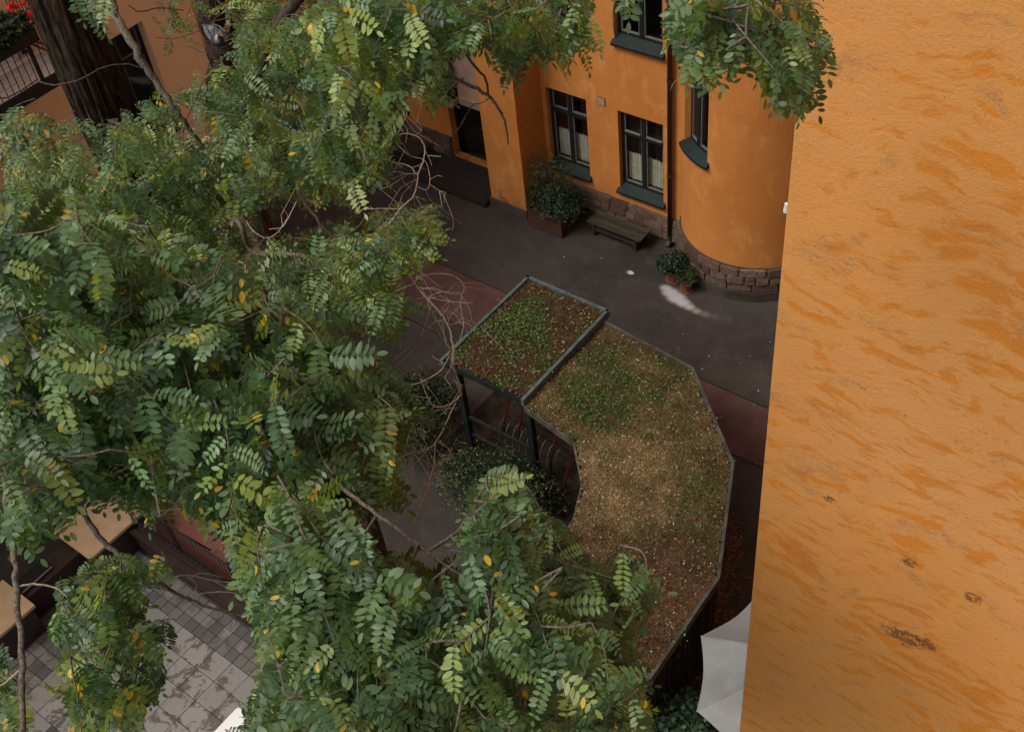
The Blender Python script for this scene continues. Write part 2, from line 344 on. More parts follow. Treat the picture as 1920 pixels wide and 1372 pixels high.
def make_window(mp, u0, u1, v0, v1, parent, depth=.20, curtain=.42, k=1, transom=.30, drape=True, vent=False):
    t = .075; um = (u0 + u1)/2; vt = v1 - (v1 - v0)*transom; w0, w1 = -depth, -depth + .075
    b = MB()
    ubox(b, mp, u0, u0 + t, v0, v1, w0, w1); ubox(b, mp, u1 - t, u1, v0, v1, w0, w1)
    ubox(b, mp, u0 + t, u1 - t, v0, v0 + t, w0, w1, k); ubox(b, mp, u0 + t, u1 - t, v1 - t, v1, w0, w1, k)
    ubox(b, mp, u0 + t, u1 - t, vt - .04, vt + .04, w0, w1 + .03, k)
    ubox(b, mp, um - .05, um + .05, v0 + t, vt - .04, w0, w1 + .012); ubox(b, mp, um - .05, um + .05, vt + .04, v1 - t, w0, w1 + .012)
    win = b.build('window', TEAL, parent)
    for (a, c) in ((u0 + t, um - .05), (um + .05, u1 - t)):
        for (e, g) in ((v0 + t, vt - .04), (vt + .04, v1 - t)):
            s = MB(); q = .028; dw = .05 if (vent and e > vt) else 0
            ubox(s, mp, a, a + q, e, g, w0 + .012, w1 - .012); ubox(s, mp, c - q, c, e, g, w0 + .012, w1 - .012)
            ubox(s, mp, a + q, c - q, e, e + q, w0 + .012 + dw, w1 - .012 + dw, k); ubox(s, mp, a + q, c - q, g - q, g, w0 + .012, w1 - .012, k)
            s.build('casement', FRAMEIN, win)
            p = MB(); ubox(p, mp, a + q, c - q, e + q, g - q, w0 + .030, w0 + .034, k); p.build('pane', GLASS, win)
    if curtain:
        for (a, c) in ((u0 + t, um - .02), (um + .02, u1 - t)):
            v, f = wavy(mp, a, c, v0 + t, v0 + (v1 - v0)*curtain, w0 - .07, .016, 7, random.uniform(-.05, .05)); link('curtain', mesh('curtain', v, f, CURT), win)
    if drape:
        for (a, c) in ((u0 + .02, u0 + .42*(u1 - u0)), (u1 - .36*(u1 - u0), u1 - .02)):
            v, f = wavy(mp, a, c, v0 + .05, v1 - .02, w0 - .15, .03, 5); link('drape', mesh('drape', v, f, DRAPE), win)
    s = MB(); n = 10 if k > 1 else 1; us = np.linspace(u0 - .05, u1 + .05, n + 1)
    for a, c in zip(us[:-1], us[1:]):
        s.add([mp(a, v0 - .11, .10), mp(c, v0 - .11, .10), mp(c, v0 + .03, -depth + .06), mp(a, v0 + .03, -depth + .06), mp(a, v0 - .165, .10), mp(c, v0 - .165, .10), mp(c, v0 - .165, .002), mp(a, v0 - .165, .002)], [[0, 1, 2, 3], [4, 5, 1, 0], [4, 7, 6, 5], [0, 3, 7, 4], [1, 5, 6, 2]])
    s.build('sill', SILL, win)
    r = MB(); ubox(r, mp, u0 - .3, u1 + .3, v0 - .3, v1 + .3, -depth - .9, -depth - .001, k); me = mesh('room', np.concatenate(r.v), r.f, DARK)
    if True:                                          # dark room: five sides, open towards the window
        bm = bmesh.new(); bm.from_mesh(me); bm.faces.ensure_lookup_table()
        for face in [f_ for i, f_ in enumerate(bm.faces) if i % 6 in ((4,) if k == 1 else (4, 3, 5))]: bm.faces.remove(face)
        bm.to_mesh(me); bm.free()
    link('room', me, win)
    return win

main = empty('orange_building', (-14, FY, 0), 'deep orange rendered house with round corner tower across the courtyard', 'building')
def loc_parent(o, par): o.parent = par; o.matrix_parent_inverse = par.matrix_world.inverted(); return o
main.location = (0, 0, 0)
mpF = lambda u, v, w_: (u, FY - w_, v)
W1, W2 = (-13.86, -12.78), (-11.97, -10.84); SH = 3.70
wins = []
for r_ in range(3):
    for a, c in (W1, W2): wins.append((a, c, 1.10 + r_*SH, 3.06 + r_*SH))
wins.append((-19.45, -18.30, 1.10, 3.06)); wins += [(-19.45, -18.30, 1.10 + SH, 3.06 + SH), (-17.3, -16.2, 1.10 + SH, 3.06 + SH)]
door = (-16.90, -15.05, .16, 1.80)
holes_wall(mpF, [-32, -10.385], [0, 19], [(a, c, e - .15, g) for a, c, e, g in wins] + [door], .20, 'wall', ORANGE, main)
for i, h in enumerate(wins): make_window(mpF, *h, main, vent=(i == 1), curtain=.40 if i in (0, 1, 6) else 0, drape=i in (0, 1, 4, 6))
b = MB(); b.box(-32, 4, FY + 1.3, 28, 0, 19); b.build('wall', ORANGE, main)
b = MB(); b.box(-15.02, -13.985, 16.33, FY + .002, .22, 19); b.build('pilaster', ORANGE, main)
b = MB(); b.box(-15.06, -13.955, 16.29, FY + .002, 0, .22); b.build('plinth', PLINTH, main)
# round stair tower
TC, TR = (-8.96, 17.98), 1.60
def mpT(u, v, w_): a = u/TR; return (TC[0] + (TR + w_)*math.sin(a), TC[1] - (TR + w_)*math.cos(a), v)      # u = arc length from the point nearest the camera side
def tow_u(px, py):
    r = ray(px, py); ox, oy = -TC[0], -TC[1]; A = r[0]**2 + r[1]**2; B_ = 2*(ox*r[0] + oy*r[1]); D = B_*B_ - 4*A*(ox*ox + oy*oy - TR*TR)
    if D < 0: return None
    t = (-B_ - math.sqrt(D))/(2*A); p = EYE + r*t; return math.atan2(p[0] - TC[0], TC[1] - p[1])*TR, p[2]
uu = np.linspace(-1.12*TR, 1.6*TR, 49)
tw = [(-1.62, -0.80, 2.20 + k*3.2, 4.05 + k*3.2) for k in range(2)]
TWL = tow_u(1284, 200), tow_u(1329, 200), tow_u(1325, 300)
TU0, TU1 = -1.45, -.70
if TWL[0] and TWL[1]: TU0, TU1 = TWL[0][0], TWL[1][0]
TZ0 = TWL[2][1] if TWL[2] else 2.2
tw = [(TU0, TU1, TZ0 + k*3.4, TZ0 + 2.0 + k*3.4) for k in range(2)]
holes_wall(mpT, list(uu), [0.84, 19], [(a, c, e - .15, g) for a, c, e, g in tw], .20, 'tower', ORANGE, main)
for h in tw: make_window(mpT, *h, main, curtain=0, k=6, drape=True)
# stones of the base: each one a piece
bm = bmesh.new(); bmesh.ops.create_cube(bm, size=1); bmesh.ops.bevel(bm, geom=bm.edges[:], offset=.10, segments=1, affect='EDGES')
for v in bm.verts: v.co += Vector((random.uniform(-.02, .02), random.uniform(-.06, .06), random.uniform(-.03, .03)))
stone_me = []
for k in range(4):
    me = bpy.data.meshes.new('stone'); b2 = bm.copy()
    for v in b2.verts: v.co += Vector((random.uniform(-.025, .025), random.uniform(-.09, .09), random.uniform(-.045, .045)))
    b2.to_mesh(me); b2.free(); me.materials.append(STONE); stone_me.append(me)
bm.free()
base = MB(); base.box(-32, -16.92, FY - .035, FY + .1, 0, .70); base.box(-13.955, -10.3, FY - .035, FY + .1, 0, .70); base.build('base_backing', PLINTH, main)
tb = MB()
for a, c in zip(uu[:-1], uu[1:]): ubox(tb, mpT, a, c, 0, .86, -.1, .03); 
tb.build('base_backing', PLINTH, main)
def stone_row(mp, u0, u1, z0, z1, off):
    u = u0
    while u < u1 - .06:
        L = min(random.uniform(.22, .6), u1 - u)
        if u1 - u - L < .14: L = u1 - u
        p = mp(u + L/2, (z0 + z1)/2, off); q = mp(u + L/2 + .01, (z0 + z1)/2, off)
        link('stone', random.choice(stone_me), main, p, (0, 0, math.atan2(q[1] - p[1], q[0] - p[0])), (L - .010, random.uniform(.08, .15), z1 - z0 - .009)); u += L
for j in range(3):
    z0 = .13 + j*.195
    stone_row(mpF, -13.94, -10.42, z0, z0 + .195, .035); stone_row(mpF, -21.5, -16.95, z0, z0 + .195, .035)
    stone_row(mpT, -1.05*TR, 1.35*TR, .26 + j*.195, .26 + j*.195 + .195, .03)
tp = MB()
for a, c in zip(uu[:-1], uu[1:]): ubox(tp, mpT, a, c, 0, .25, -.1, .11)
tp.build('plinth', PLINTH, main)
# drainpipe, vent, lamp, door
dp = MB().tube([(-10.62, FY - .10, .10), (-10.62, FY - .10, 18)], .055, 10); dpo = dp.build('drainpipe', PIPE, main, True)
for z in (1.9, 4.2, 6.5, 9): MB().tube([(-10.62, FY - .10, z), (-10.62, FY - .10, z + .07)], .068, 10).build('bracket', PIPE, dpo)
MB().tube([(-10.62, FY - .10, .30), (-10.62, FY - .11, .14), (-10.62, FY - .2, .06)], .062, 10).build('shoe', PIPE, dpo)
q = ony(1128, 190, FY); vf = MB().box(q[0] - .10, q[0] + .10, FY - .012, FY - .002, q[2] - .10, q[2] + .10).build('vent', plain('vent brown', (.10, .05, .03)), main)
for i in range(5):
    MB().box(q[0] - .085, q[0] + .085, FY - .022, FY - .013, q[2] - .085 + i*.036, q[2] - .067 + i*.036).build('slat', PANELB, vf)
dr = MB().box(door[0], door[1], FY + .40, FY + .46, .16, 1.80).build('door', plain('black brown door', (.012, .009, .008), .3, 4, .5), main)
MB().box(-16.0, -15.97, FY + .385, FY + .399, .16, 1.8).build('seam', BLACK, dr)
for a in (-16.75, -15.9): MB().box(a, a + .72, FY + .37, FY + .399, .35, 1.05).build('panel', DARK, dr)
MB().tube([(-16.1, FY + .36, 1.0), (-16.1, FY + .30, 1.0), (-16.22, FY + .30, 1.0)], .012, 6).build('handle', GREYPL, dr)
b = MB(); b.box(door[0] - .02, door[0], FY + .2, FY + .5, 0, 1.9); b.box(door[1], door[1] + .1, FY + .2, FY + .5, 0, 1.9); b.box(door[0], door[1], FY + .2, FY + .5, 1.80, 1.9); b.build('door_lining', DARK, main)
MB().box(-16.45, -15.03, FY - .05, FY - .002, 1.82, 4.6).build('panel', PANELB, main)
MB().beam((-16.4, FY - .06, 2.02), (-15.1, FY - .06, 2.02), .05, .05).build('lintel', PANELB, main)
cn = MB(); cn.box(-17.2, -16.45, FY - .32, FY - .002, 1.86, 1.98).build('door_hood', plain('grey hood', (.21, .17, .145)), main)
MB().box(-16.62, -16.5, FY - .40, FY - .002, 2.02, 2.34).build('beam_end', WOODDK, main)
# ventilation unit on the wall
ac = empty('wall_unit', (-16.9, FY, 2.6), 'grey box ventilation unit mounted above the dark doorway', 'wall unit'); ac.location = (0, 0, 0)
MB().box(-17.35, -16.5, FY - .34, FY - .003, 2.62, 3.22).build('casing', GREYPL, ac)
MB().box(-17.30, -16.85, FY - .352, FY - .341, 2.68, 3.16).build('grille', DARK, ac)
for i in range(9): MB().box(-17.29, -16.86, FY - .366, FY - .353, 2.70 + i*.05, 2.72 + i*.05).build('louvre', GREYPL, ac)
MB().box(-16.75, -16.6, FY - .350, FY - .341, 3.0, 3.05).build('badge', DARK, ac)
MB().box(-17.4, -16.45, FY - .36, FY - .003, 3.24, 3.28).build('lid', GREYPL, ac)
# small lamp on the tower
u_, z_ = tow_u(1471, 382) or (1.3, 2.0); p0 = Vector(mpT(u_, z_, 0)); p1 = Vector(mpT(u_, z_, .12))
la = empty('wall_lamp', (0, 0, 0), 'small white and grey lamp on the round tower beside the ochre wing', 'lamp')
MB().beam(p0, p1, .07, .10).build('bracket', GREYPL, la); MB().tube([p1 + Vector((0, 0, -.11)), p1 + Vector((0, 0, -.02))], .055, 10).build('shade', WHITE, la); MB().tube([p1 + Vector((0, 0, .0)), p1 + Vector((0, 0, .09))], .045, 10).build('cap', WHITE, la)

# ochre wing on the right
WY, WX = 2.8, -1.288
wing = empty('ochre_wing', (0, 0, 0), 'tall blank wall of weathered ochre render filling the right side', 'building')
b = MB()
zz = np.linspace(0, 21, 85); xs = np.linspace(WX, 9, 50); n = len(zz)
v = [(x, WY + (.004*noise.noise(Vector((x*.9, 3, z*.9)))), z) for i, x in enumerate(xs) for z in zz]
f = [[i*n + j, (i+1)*n + j, (i+1)*n + j + 1, i*n + j + 1] for i in range(len(xs) - 1) for j in range(n - 1)]
b.add(v, f); v2 = []
e = len(xs)
sv = [(v[j][0], v[j][1], v[j][2]) for j in range(n)] + [(WX, 11.5, z) for z in zz]
b.add(sv, [[j, j + 1, n + j + 1, n + j] for j in range(n - 1)])
b.add([(WX, 11.5, 0), (9, 11.5, 0), (9, 11.5, 21), (WX, 11.5, 21)], [[0, 1, 2, 3]]); b.build('wall', WING, wing, True)
MB().box(WX - .25, 9.2, WY - .25, 11.7, 21, 21.2).build('roof', CLAD, wing)
for o in wing.children:
    if o.name.startswith('wall'): o.data.polygons.foreach_set('use_smooth', np.zeros(len(o.data.polygons), bool))

# peach building on the left with balcony
LX, LE = -18.2, 12.05
left = empty('peach_building', (0, 0, 0), 'peach rendered house behind the tree with balcony and dark window', 'building')
mpL = lambda u, v, w_: (LX + w_, u, v)
lw = [(9.65, 10.92, 4.55, 6.72), (9.65, 10.92, .9, 3.0), (4.2, 5.4, 4.55, 6.72), (5.6, 6.8, 8.0, 10.2)]
holes_wall(mpL, [-8, LE], [0, 13.5], [(a, c, e - .15, g) for a, c, e, g in lw], .28, 'wall', ORANGE2, left)
for h in lw: make_window(mpL, *h, left, depth=.28, curtain=0, drape=False)
b = MB(); b.add([(LX, LE, 0), (-30, LE, 0), (-30, LE, 13.5), (LX, LE, 13.5), (LX, -8, 0), (-30, -8, 0), (-30, -8, 13.5), (LX, -8, 13.5)], [[0, 1, 2, 3], [4, 7, 6, 5], [3, 2, 6, 7]]); b.build('wall', ORANGE2, left)
DZ, DX, DE, DS = 7.5, -16.83, 8.58, 3.6
bal = MB().box(LX, DX, DS, DE, DZ - .20, DZ - .04).build('balcony', BLACK, left)
pl_me = mesh('plank', boxv(-.5, .5, -.5, .5, -.5, .5), BOXF, DECKW); npl = 9; pw = (DX - .04 - LX)/npl
for i in range(npl): link('plank', pl_me, bal, (LX + (i + .5)*pw, (DS + DE)/2, DZ - .022), None, (pw - .008, DE - DS - .05, .03))
bar_me = mesh('baluster', *tubev([(0, 0, 0), (0, 0, 1)], .009, 6), BLACK)
for y in np.arange(DS + .05, DE - .02, .115): link('baluster', bar_me, bal, (DX + .01, y, DZ - .12), None, (1, 1, 1.12))
for x in np.arange(LX + .1, DX - .05, .115): link('baluster', bar_me, bal, (x, DE - .02, DZ + .08), None, (1, 1, .92))
for y in (DS + .02, 6.0, 7.98, DE - .02): MB().box(DX - .01, DX + .03, y - .025, y + .025, DZ - .2, DZ + 1.0).build('post', BLACK, bal)
MB().box(DX - .012, DX + .032, DS, DE, DZ + 1.0, DZ + 1.03).build('handrail', BLACK, bal)
MB().box(LX, DX - .014, DE - .04, DE, DZ + 1.0, DZ + 1.03).build('handrail', BLACK, bal)
for z in (.05, .16): MB().box(LX, DX - .014, DE - .035, DE - .006, DZ + z, DZ + z + .022).build('bottom_rail', BLACK, bal)
MB().box(DX + .0305, DX + .05, DS, DE, DZ - .21, DZ - .001).build('fascia', BLACK, bal)

# ------------------------------------------------------------------ leaves on small plants
def leaf_cloud(n, sampler, size, cols, up=.5, asp=.5, bend=.25, r=rng):
    """n small folded leaves; sampler(n) -> centres and outward normals"""
    P, N = sampler(n); d = r.normal(size=(n, 3)); nn = N*up + np.array([0, 0, .5]) + r.normal(size=(n, 3))*.55; nn /= np.linalg.norm(nn, axis=1)[:, None]
    d -= nn*(d*nn).sum(1)[:, None]; d /= np.linalg.norm(d, axis=1)[:, None]; s = np.cross(nn, d)
    L = size*(.6 + .8*r.random(n))[:, None]; Wd = L*asp
    v = np.stack([P - d*L*.5, P + s*Wd*.5 + nn*L*.06, P + d*L*.5 - nn*L*bend, P - s*Wd*.5 + nn*L*.06, P + d*L*.05 - nn*L*.02], 1).reshape(-1, 3)
    b0 = np.arange(n)[:, None]*5; f = np.concatenate([b0 + np.array([[0, 1, 4]]), b0 + np.array([[1, 2, 4]]), b0 + np.array([[2, 3, 4]]), b0 + np.array([[3, 0, 4]])])
    ci = r.integers(0, len(cols), n); col = np.array(cols)[ci]*(.75 + .5*r.random((n, 1))); return v, f, np.repeat(col, 5, 0)
def ell(c, rad, lump=.35, seed=0, floor=None, r=rng):
    c = np.array(c, float); rad = np.array(rad, float); cl = r.normal(size=(26, 3)); cl /= np.linalg.norm(cl, axis=1)[:, None]; cl[:, 2] = np.abs(cl[:, 2])*1.1 - .25
    amp = r.uniform(.6, 1.3, 26)
    def smp(n):
        k = r.integers(0, 26, n); d = cl[k] + r.normal(size=(n, 3))*lump; d /= np.linalg.norm(d, axis=1)[:, None]
        t = (.55 + .45*r.random(n)**.5)*amp[k]; P = c + d*rad*t[:, None]
        if floor is not None: P[:, 2] = np.maximum(P[:, 2], floor + .01*r.random(n))
        return P, d
    return smp
def shrub(name, loc, label, cat, clouds, stems, group=None):
    t = empty(name, loc, label, cat, group); t.location = (0, 0, 0)
    V, F, Cc, n = [], [], [], 0
    for v, f, c in clouds: V.append(v); F.append(f + n); Cc.append(c); n += len(v)
    o = link('foliage', mesh('foliage', np.concatenate(V), np.concatenate(F), BUSHL, np.concatenate(Cc), True), t); tag(o, kind='stuff')
    b = MB()
    for s in stems: b.tube(s[0], s[1], 5)
    b.build('stems', LIMBDK, t); return t
GD = [(.008, .018, .008), (.013, .026, .011), (.018, .034, .015)]; GY = [(.035, .055, .018), (.055, .07, .022), (.02, .035, .014)]
def stems_from(c, top, n, sp):
    return [([np.array(c), np.array(c) + np.array([random.uniform(-sp, sp)*.5, random.uniform(-sp, sp)*.5, top*.5]), np.array(c) + np.array([random.uniform(-sp, sp), random.uniform(-sp, sp), top])], [.018, .012, .006]) for _ in range(n)]
# bushes on the courtyard ground
pA = onz(762, 850)
shrub('dark_bush', pA, 'dark glossy evergreen bush on the asphalt left of the shelter', 'bush', [leaf_cloud(5200, ell((pA[0] + .1, pA[1] + .45, .72), (.85, .8, .75), floor=.03), .085, GD, asp=.42)], stems_from((pA[0] + .1, pA[1] + .45, 0), 1.0, 9, .5))
pB = onz(915, 1010)
shrub('yellowish_bush', pB, 'loose small leaved bush with yellowish tips before the shelter opening', 'bush', [leaf_cloud(13000, ell((pB[0] - .1, pB[1] + .55, .55), (1.2, .75, .62), .4, floor=.03), .05, GD), leaf_cloud(1300, ell((pB[0] - .1, pB[1] + .55, .72), (1.25, .78, .66), .3), .05, [(.07, .085, .02), (.10, .105, .03)])], stems_from((pB[0] - .1, pB[1] + .55, 0), .9, 14, .8))
pC = onz(1275, 1352, 1.0)
shrub('round_shrub', pC, 'round leaved green shrub half under the grey parasol', 'bush', [leaf_cloud(2600, ell((pC[0], pC[1], .75), (.5, .5, .55), .4, floor=.03), .085, [(.035, .07, .035), (.05, .09, .045), (.025, .05, .025)], asp=.85)], stems_from((pC[0], pC[1], 0), .9, 8, .3))
pD = onz(60, 960)
shrub('hedge_bush', pD, 'dense dark bush beyond the terrace wall at the left edge', 'bush', [leaf_cloud(5200, ell((pD[0] - .2, pD[1] + .2, .7), (1.1, 1.2, .8), .4, floor=.03), .07, GD)], stems_from((pD[0], pD[1], 0), 1.0, 9, .6))

# ------------------------------------------------------------------ planter, bench, pots, landing by the facade
px0, px1, py0, py1, ph = -13.78, -12.84, 16.12, 16.95, .52
pt = empty('planter_box', (-13.3, 16.5, 0), 'red brown wooden planter box with leafy plant by the orange pilaster', 'planter'); pt.location = (0, 0, 0)
for k in range(4):
    z0, z1 = .02 + k*.125, .02 + k*.125 + .118
    MB().box(px0, px1, py0, py0 + .03, z0, z1).build('board', WOODRD, pt); MB().box(px0, px1, py1 - .03, py1, z0, z1).build('board', WOODRD, pt)
    MB().box(px0, px0 + .03, py0 + .031, py1 - .031, z0, z1).build('board', WOODRD, pt); MB().box(px1 - .03, px1, py0 + .031, py1 - .031, z0, z1).build('board', WOODRD, pt)
MB().box(px0 + .032, px1 - .032, py0 + .032, py1 - .032, .0, .44).build('soil', GROUT, pt)
cpl = np.array([-13.3, 16.55, .9])
shrub('planter_shrub', cpl, 'dark leafy plant with thin wispy shoots growing in the wooden planter', 'plant',
      [leaf_cloud(1900, ell((-13.2, 16.5, .72), (.66, .5, .34), 1.1), .07, GD), leaf_cloud(1000, ell((-13.35, 16.6, 1.15), (.62, .42, .62), .8), .10, GY + GD, asp=.16), leaf_cloud(500, ell((-12.95, 16.35, .62), (.35, .3, .3), .5), .06, GD + GY)],
      [([np.array((-13.3 + random.uniform(-.3, .3), 16.55 + random.uniform(-.2, .2), .44)), np.array((-13.3 + random.uniform(-.4, .4), 16.6, 1.0)), np.array((-13.3 + random.uniform(-.7, .6), 16.6 + random.uniform(-.3, .3), 1.75))], [.008, .006, .003]) for _ in range(26)])
bn = empty('bench', (0, 0, 0), 'low slatted wooden bench against the stone base under the window', 'bench')
bx0, bx1, by0, by1 = -12.45, -11.02, 16.56, 17.02
for k in range(4):
    y = by0 + k*.118; MB().box(bx0, bx1, y, y + .106, .34, .375).build('slat', WOODBN, bn)
for x in (bx0 + .12, bx1 - .2):
    for y in (by0 + .03, by1 - .10): MB().box(x, x + .08, y, y + .07, 0, .305).build('leg', WOODDK, bn)
    MB().box(x, x + .08, by0 + .02, by1 - .02, .306, .339).build('crossbar', WOODDK, bn)
MB().box(bx0 + .21, bx1 - .21, by0 + .045, by0 + .09, .15, .22).build('stretcher', WOODDK, bn)
MB().box(bx0 + .21, bx1 - .21, by1 - .08, by1 - .04, .15, .22).build('stretcher', WOODDK, bn)
def pot(pp, r, h, lab, lab2, cols, size):
    t = empty('flower_pot', (pp[0], pp[1], 0), lab, 'pot', 'terracotta pots by the tower')
    v, f = lathe([(r*.68, 0), (r*.92, h*.8), (r*.94, h*.82), (r*1.04, h*.82), (r*1.05, h), (r*.94, h), (r*.9, h*.86)], 20); link('body', mesh('body', v, f, TERRA, smooth=True), t)
    v, f = lathe([(r*.9, h*.86), (.001, h*.9)], 20); link('soil', mesh('soil', v, f, GROUT), t)
    v, f = lathe([(r*.78, 0), (r*1.0, .0), (r*1.06, .03), (r*.98, .032), (r*.80, .012)], 20); link('saucer', mesh('saucer', v, f, TERRA, smooth=True), t)
    c = (pp[0], pp[1], h + r*1.05)
    shrub('potted_plant', c, lab2, 'plant', [leaf_cloud(1200, ell(c, (r*1.75, r*1.75, r*1.3), .4), size, cols)], stems_from((pp[0], pp[1], h*.85), r*1.6, 8, r*1.2), 'plants in the terracotta pots')
pot(onz(1264, 524), .17, .30, 'larger terracotta pot left of its neighbour, beside the tower base', 'dense dark green plant in the larger terracotta pot', GD, .075)
pot(onz(1287, 543), .135, .24, 'smaller terracotta pot in front, just right of the white stain', 'small fine leaved plant in the smaller terracotta pot', GY + GD, .04)
ld = empty('wooden_landing', (0, 0, 0), 'dark plank landing in front of the recessed black door', 'landing')
for k in range(7):
    y = 16.13 + k*.16; MB().box(-17.25, -15.09, y, y + .152, .115, .15).build('plank', WOODDK, ld)
MB().box(-17.2, -15.12, 16.16, 16.20, 0, .114).build('joist', WOODDK, ld); MB().box(-17.2, -15.12, 17.0, 17.04, 0, .114).build('joist', WOODDK, ld)
MB().box(-15.088, -15.075, 16.13, 17.2, .0, .14).build('fascia', WOODDK, ld); MB().box(-17.25, -15.09, 16.116, 16.128, .0, .14).build('fascia', WOODDK, ld)
cl = empty('clutter_crate', (0, 0, 0), 'low dark crate beside the wooden landing, half hidden by twigs', 'crate')
for z in (.02, .14, .26):
    MB().box(-18.7, -17.5, 16.45, 16.475, z, z + .10).build('board', WOODDK, cl); MB().box(-18.7, -17.5, 16.98, 17.005, z, z + .10).build('board', WOODDK, cl)
    MB().box(-18.7, -18.675, 16.476, 16.979, z, z + .10).build('board', WOODDK, cl); MB().box(-17.525, -17.5, 16.476, 16.979, z, z + .10).build('board', WOODDK, cl)
MB().box(-18.7, -17.5, 16.45, 17.005, .365, .385).build('lid', WOODDK, cl)

# ------------------------------------------------------------------ shelter with planted roof
sh = empty('bicycle_shelter', (0, 0, 0), 'curved bicycle shelter with dark posts and a planted moss roof', 'shelter')
ZB, ZC = 2.56, 2.44
BX0, BX1, BY0, BY1 = -10.82, -9.02, 9.93, 12.46
outer = [tuple(onz(x, y, ZC)[:2]) for x, y in ((1298, 690), (1374, 868), (1347, 1082), (1200, 1297))]
outer = [(-9.02, 12.30)] + outer + [(-4.9, 4.9)]
inner = [(-9.02, 9.90)] + [tuple(onz(x, y, ZC)[:2]) for x, y in ((1075, 825), (1091, 905), (1075, 970))] + [(-6.75, 6.6), (-6.9, 4.9)]
ring = outer + inner[::-1]
RTAN = np.array((.20, .138, .066)); RBRN = np.array((.078, .046, .023)); ROLV = np.array((.072, .058, .022)); RGRN = np.array((.045, .075, .018)); RCHP = np.array((.14, .088, .046))
def nz(P, s, o=0): return np.array([noise.noise(Vector((p[0]*s + o, p[1]*s - o, o*.7))) for p in P])
def sstep(x, a, b): t = np.clip((x - a)/(b - a), 0, 1); return t*t*(3 - 2*t)
def roof_col(P, box):
    P = np.asarray(P); q = proj(np.c_[P[:, :2], np.full(len(P), ZC)]); n1 = nz(P, 1.6, 3)*.9; n2 = nz(P, 5, 11)*.8
    if box:
        g = sstep(-np.hypot((q[:, 0] - 955)/150, (q[:, 1] - 640)/115) + n1*1.5 + n2*.9, -.9, -.1); c = RBRN*(1 + .3*n2[:, None]); t = sstep(n1 + n2*.5, .1, .6)[:, None]
        c = c*(1 - t*.5) + RCHP*t*.5; o_ = sstep(n2 - n1*.5, .0, .5)[:, None]; c = c*(1 - o_*.45) + ROLV*o_*.45; return c*(1 - .55*g[:, None]) + ROLV*.55*g[:, None], g
    g = sstep(-np.hypot((q[:, 0] - 1135)/150, (q[:, 1] - 740)/85) + n1*1.1 + n2*.7, -1.05, -.25); g2 = sstep(-np.hypot((q[:, 0] - 1310)/60, (q[:, 1] - 960)/130) + n1*.6 + n2*.4, -1.1, -.4)*.6
    tan = sstep(-np.hypot((q[:, 0] - 1170)/150, (q[:, 1] - 910)/120) + n1*.8, -1.2, -.5); brn = sstep(q[:, 1] + 110*n1 + 40*n2, 980, 1060); up_ = sstep(-q[:, 1] + 60*n1, -700, -640)
    c = np.tile(ROLV*.6 + RBRN*.4 + RTAN*.25, (len(P), 1)); c = c*(1 + .35*n2[:, None])
    for m_, k in ((up_*.8, ROLV*.5 + RBRN*.6), (tan, RTAN), (np.maximum(g, g2)*.8, ROLV*.7 + RGRN*.3), (brn*.9, np.array((.115, .062, .035)))): c = c*(1 - m_[:, None]) + k*m_[:, None]
    c = c*(1 + .42*nz(P, 3.1, 21)[:, None] + .25*nz(P, 9, 31)[:, None]); return np.clip(c, .02, 1), np.maximum(g, g2*.55)
def in_box(P): return (P[:, 0] > BX0 + .02) & (P[:, 0] < BX1 - .02) & (P[:, 1] > BY0) & (P[:, 1] < BY1 - .02)
def soil_grid(name, test, z, box, bounds, step=.05):
    x = np.arange(bounds[0], bounds[1] + step, step); y = np.arange(bounds[2], bounds[3] + step, step); G = np.array([(a, c) for a in x for c in y])
    H_ = nz(G, 2.2, 5)*.035 + nz(G, 8, 9)*.02
    col, _ = roof_col(G, box); v = np.c_[G, z + H_]; ny = len(y); keep = test(G); f = []
    for i in range(len(x) - 1):
        for j in range(ny - 1):
            q = [i*ny + j, (i+1)*ny + j, (i+1)*ny + j + 1, i*ny + j + 1]
            if keep[q].all(): f.append(q)
    f = np.array(f); used = np.unique(f); rem = -np.ones(len(v), int); rem[used] = np.arange(len(used)); return link(name, mesh(name, v[used], rem[f], SOIL, col[used], True), sh)
in_ring = lambda P: inpoly(P, ring)
rb = [min(p[0] for p in ring), max(p[0] for p in ring), min(p[1] for p in ring), max(p[1] for p in ring)]
soil_grid('soil_bed', in_box, ZB - .03, True, (BX0, BX1, BY0, BY1)); soil_grid('soil_bed', in_ring, ZC - .03, False, rb)
def slab(name, poly, z0, z1, mat):
    n = len(poly); bm = bmesh.new(); a = [bm.verts.new((p[0], p[1], z1)) for p in poly]; c = [bm.verts.new((p[0], p[1], z0)) for p in poly]
    bm.faces.new(a); bm.faces.new(c[::-1])
    for i in range(n): bm.faces.new((a[i], c[i], c[(i+1) % n], a[(i+1) % n]))
    bmesh.ops.triangulate(bm, faces=bm.faces[:]); me = bpy.data.meshes.new(name); bm.to_mesh(me); bm.free(); me.materials.append(mat); return link(name, me, sh)
slab('roof_deck', [(BX0, BY0), (BX1 - .005, BY0), (BX1 - .005, BY1), (BX0, BY1)], ZB - .20, ZB - .085, SHPOST)
slab('roof_deck', ring, ZC - .20, ZC - .085, SHPOST)
for (a, c) in (((BX0, BY0 - .05), (BX0, BY1 + .035)), ((BX0 - .03, BY1), (BX1 + .03, BY1)), ((BX1 - .01, BY1 + .035), (BX1 - .01, BY0 - .05))):
    A, B_ = np.array(a), np.array(c); MB().beam((*a, ZB - .06), (*c, ZB - .06), .058, .15).build('edging', TRIM, sh)
for a, c in zip(outer[:-1], outer[1:]): MB().beam((*a, ZC - .07), (*c, ZC - .07), .05, .17).build('edging', TRIM2, sh)
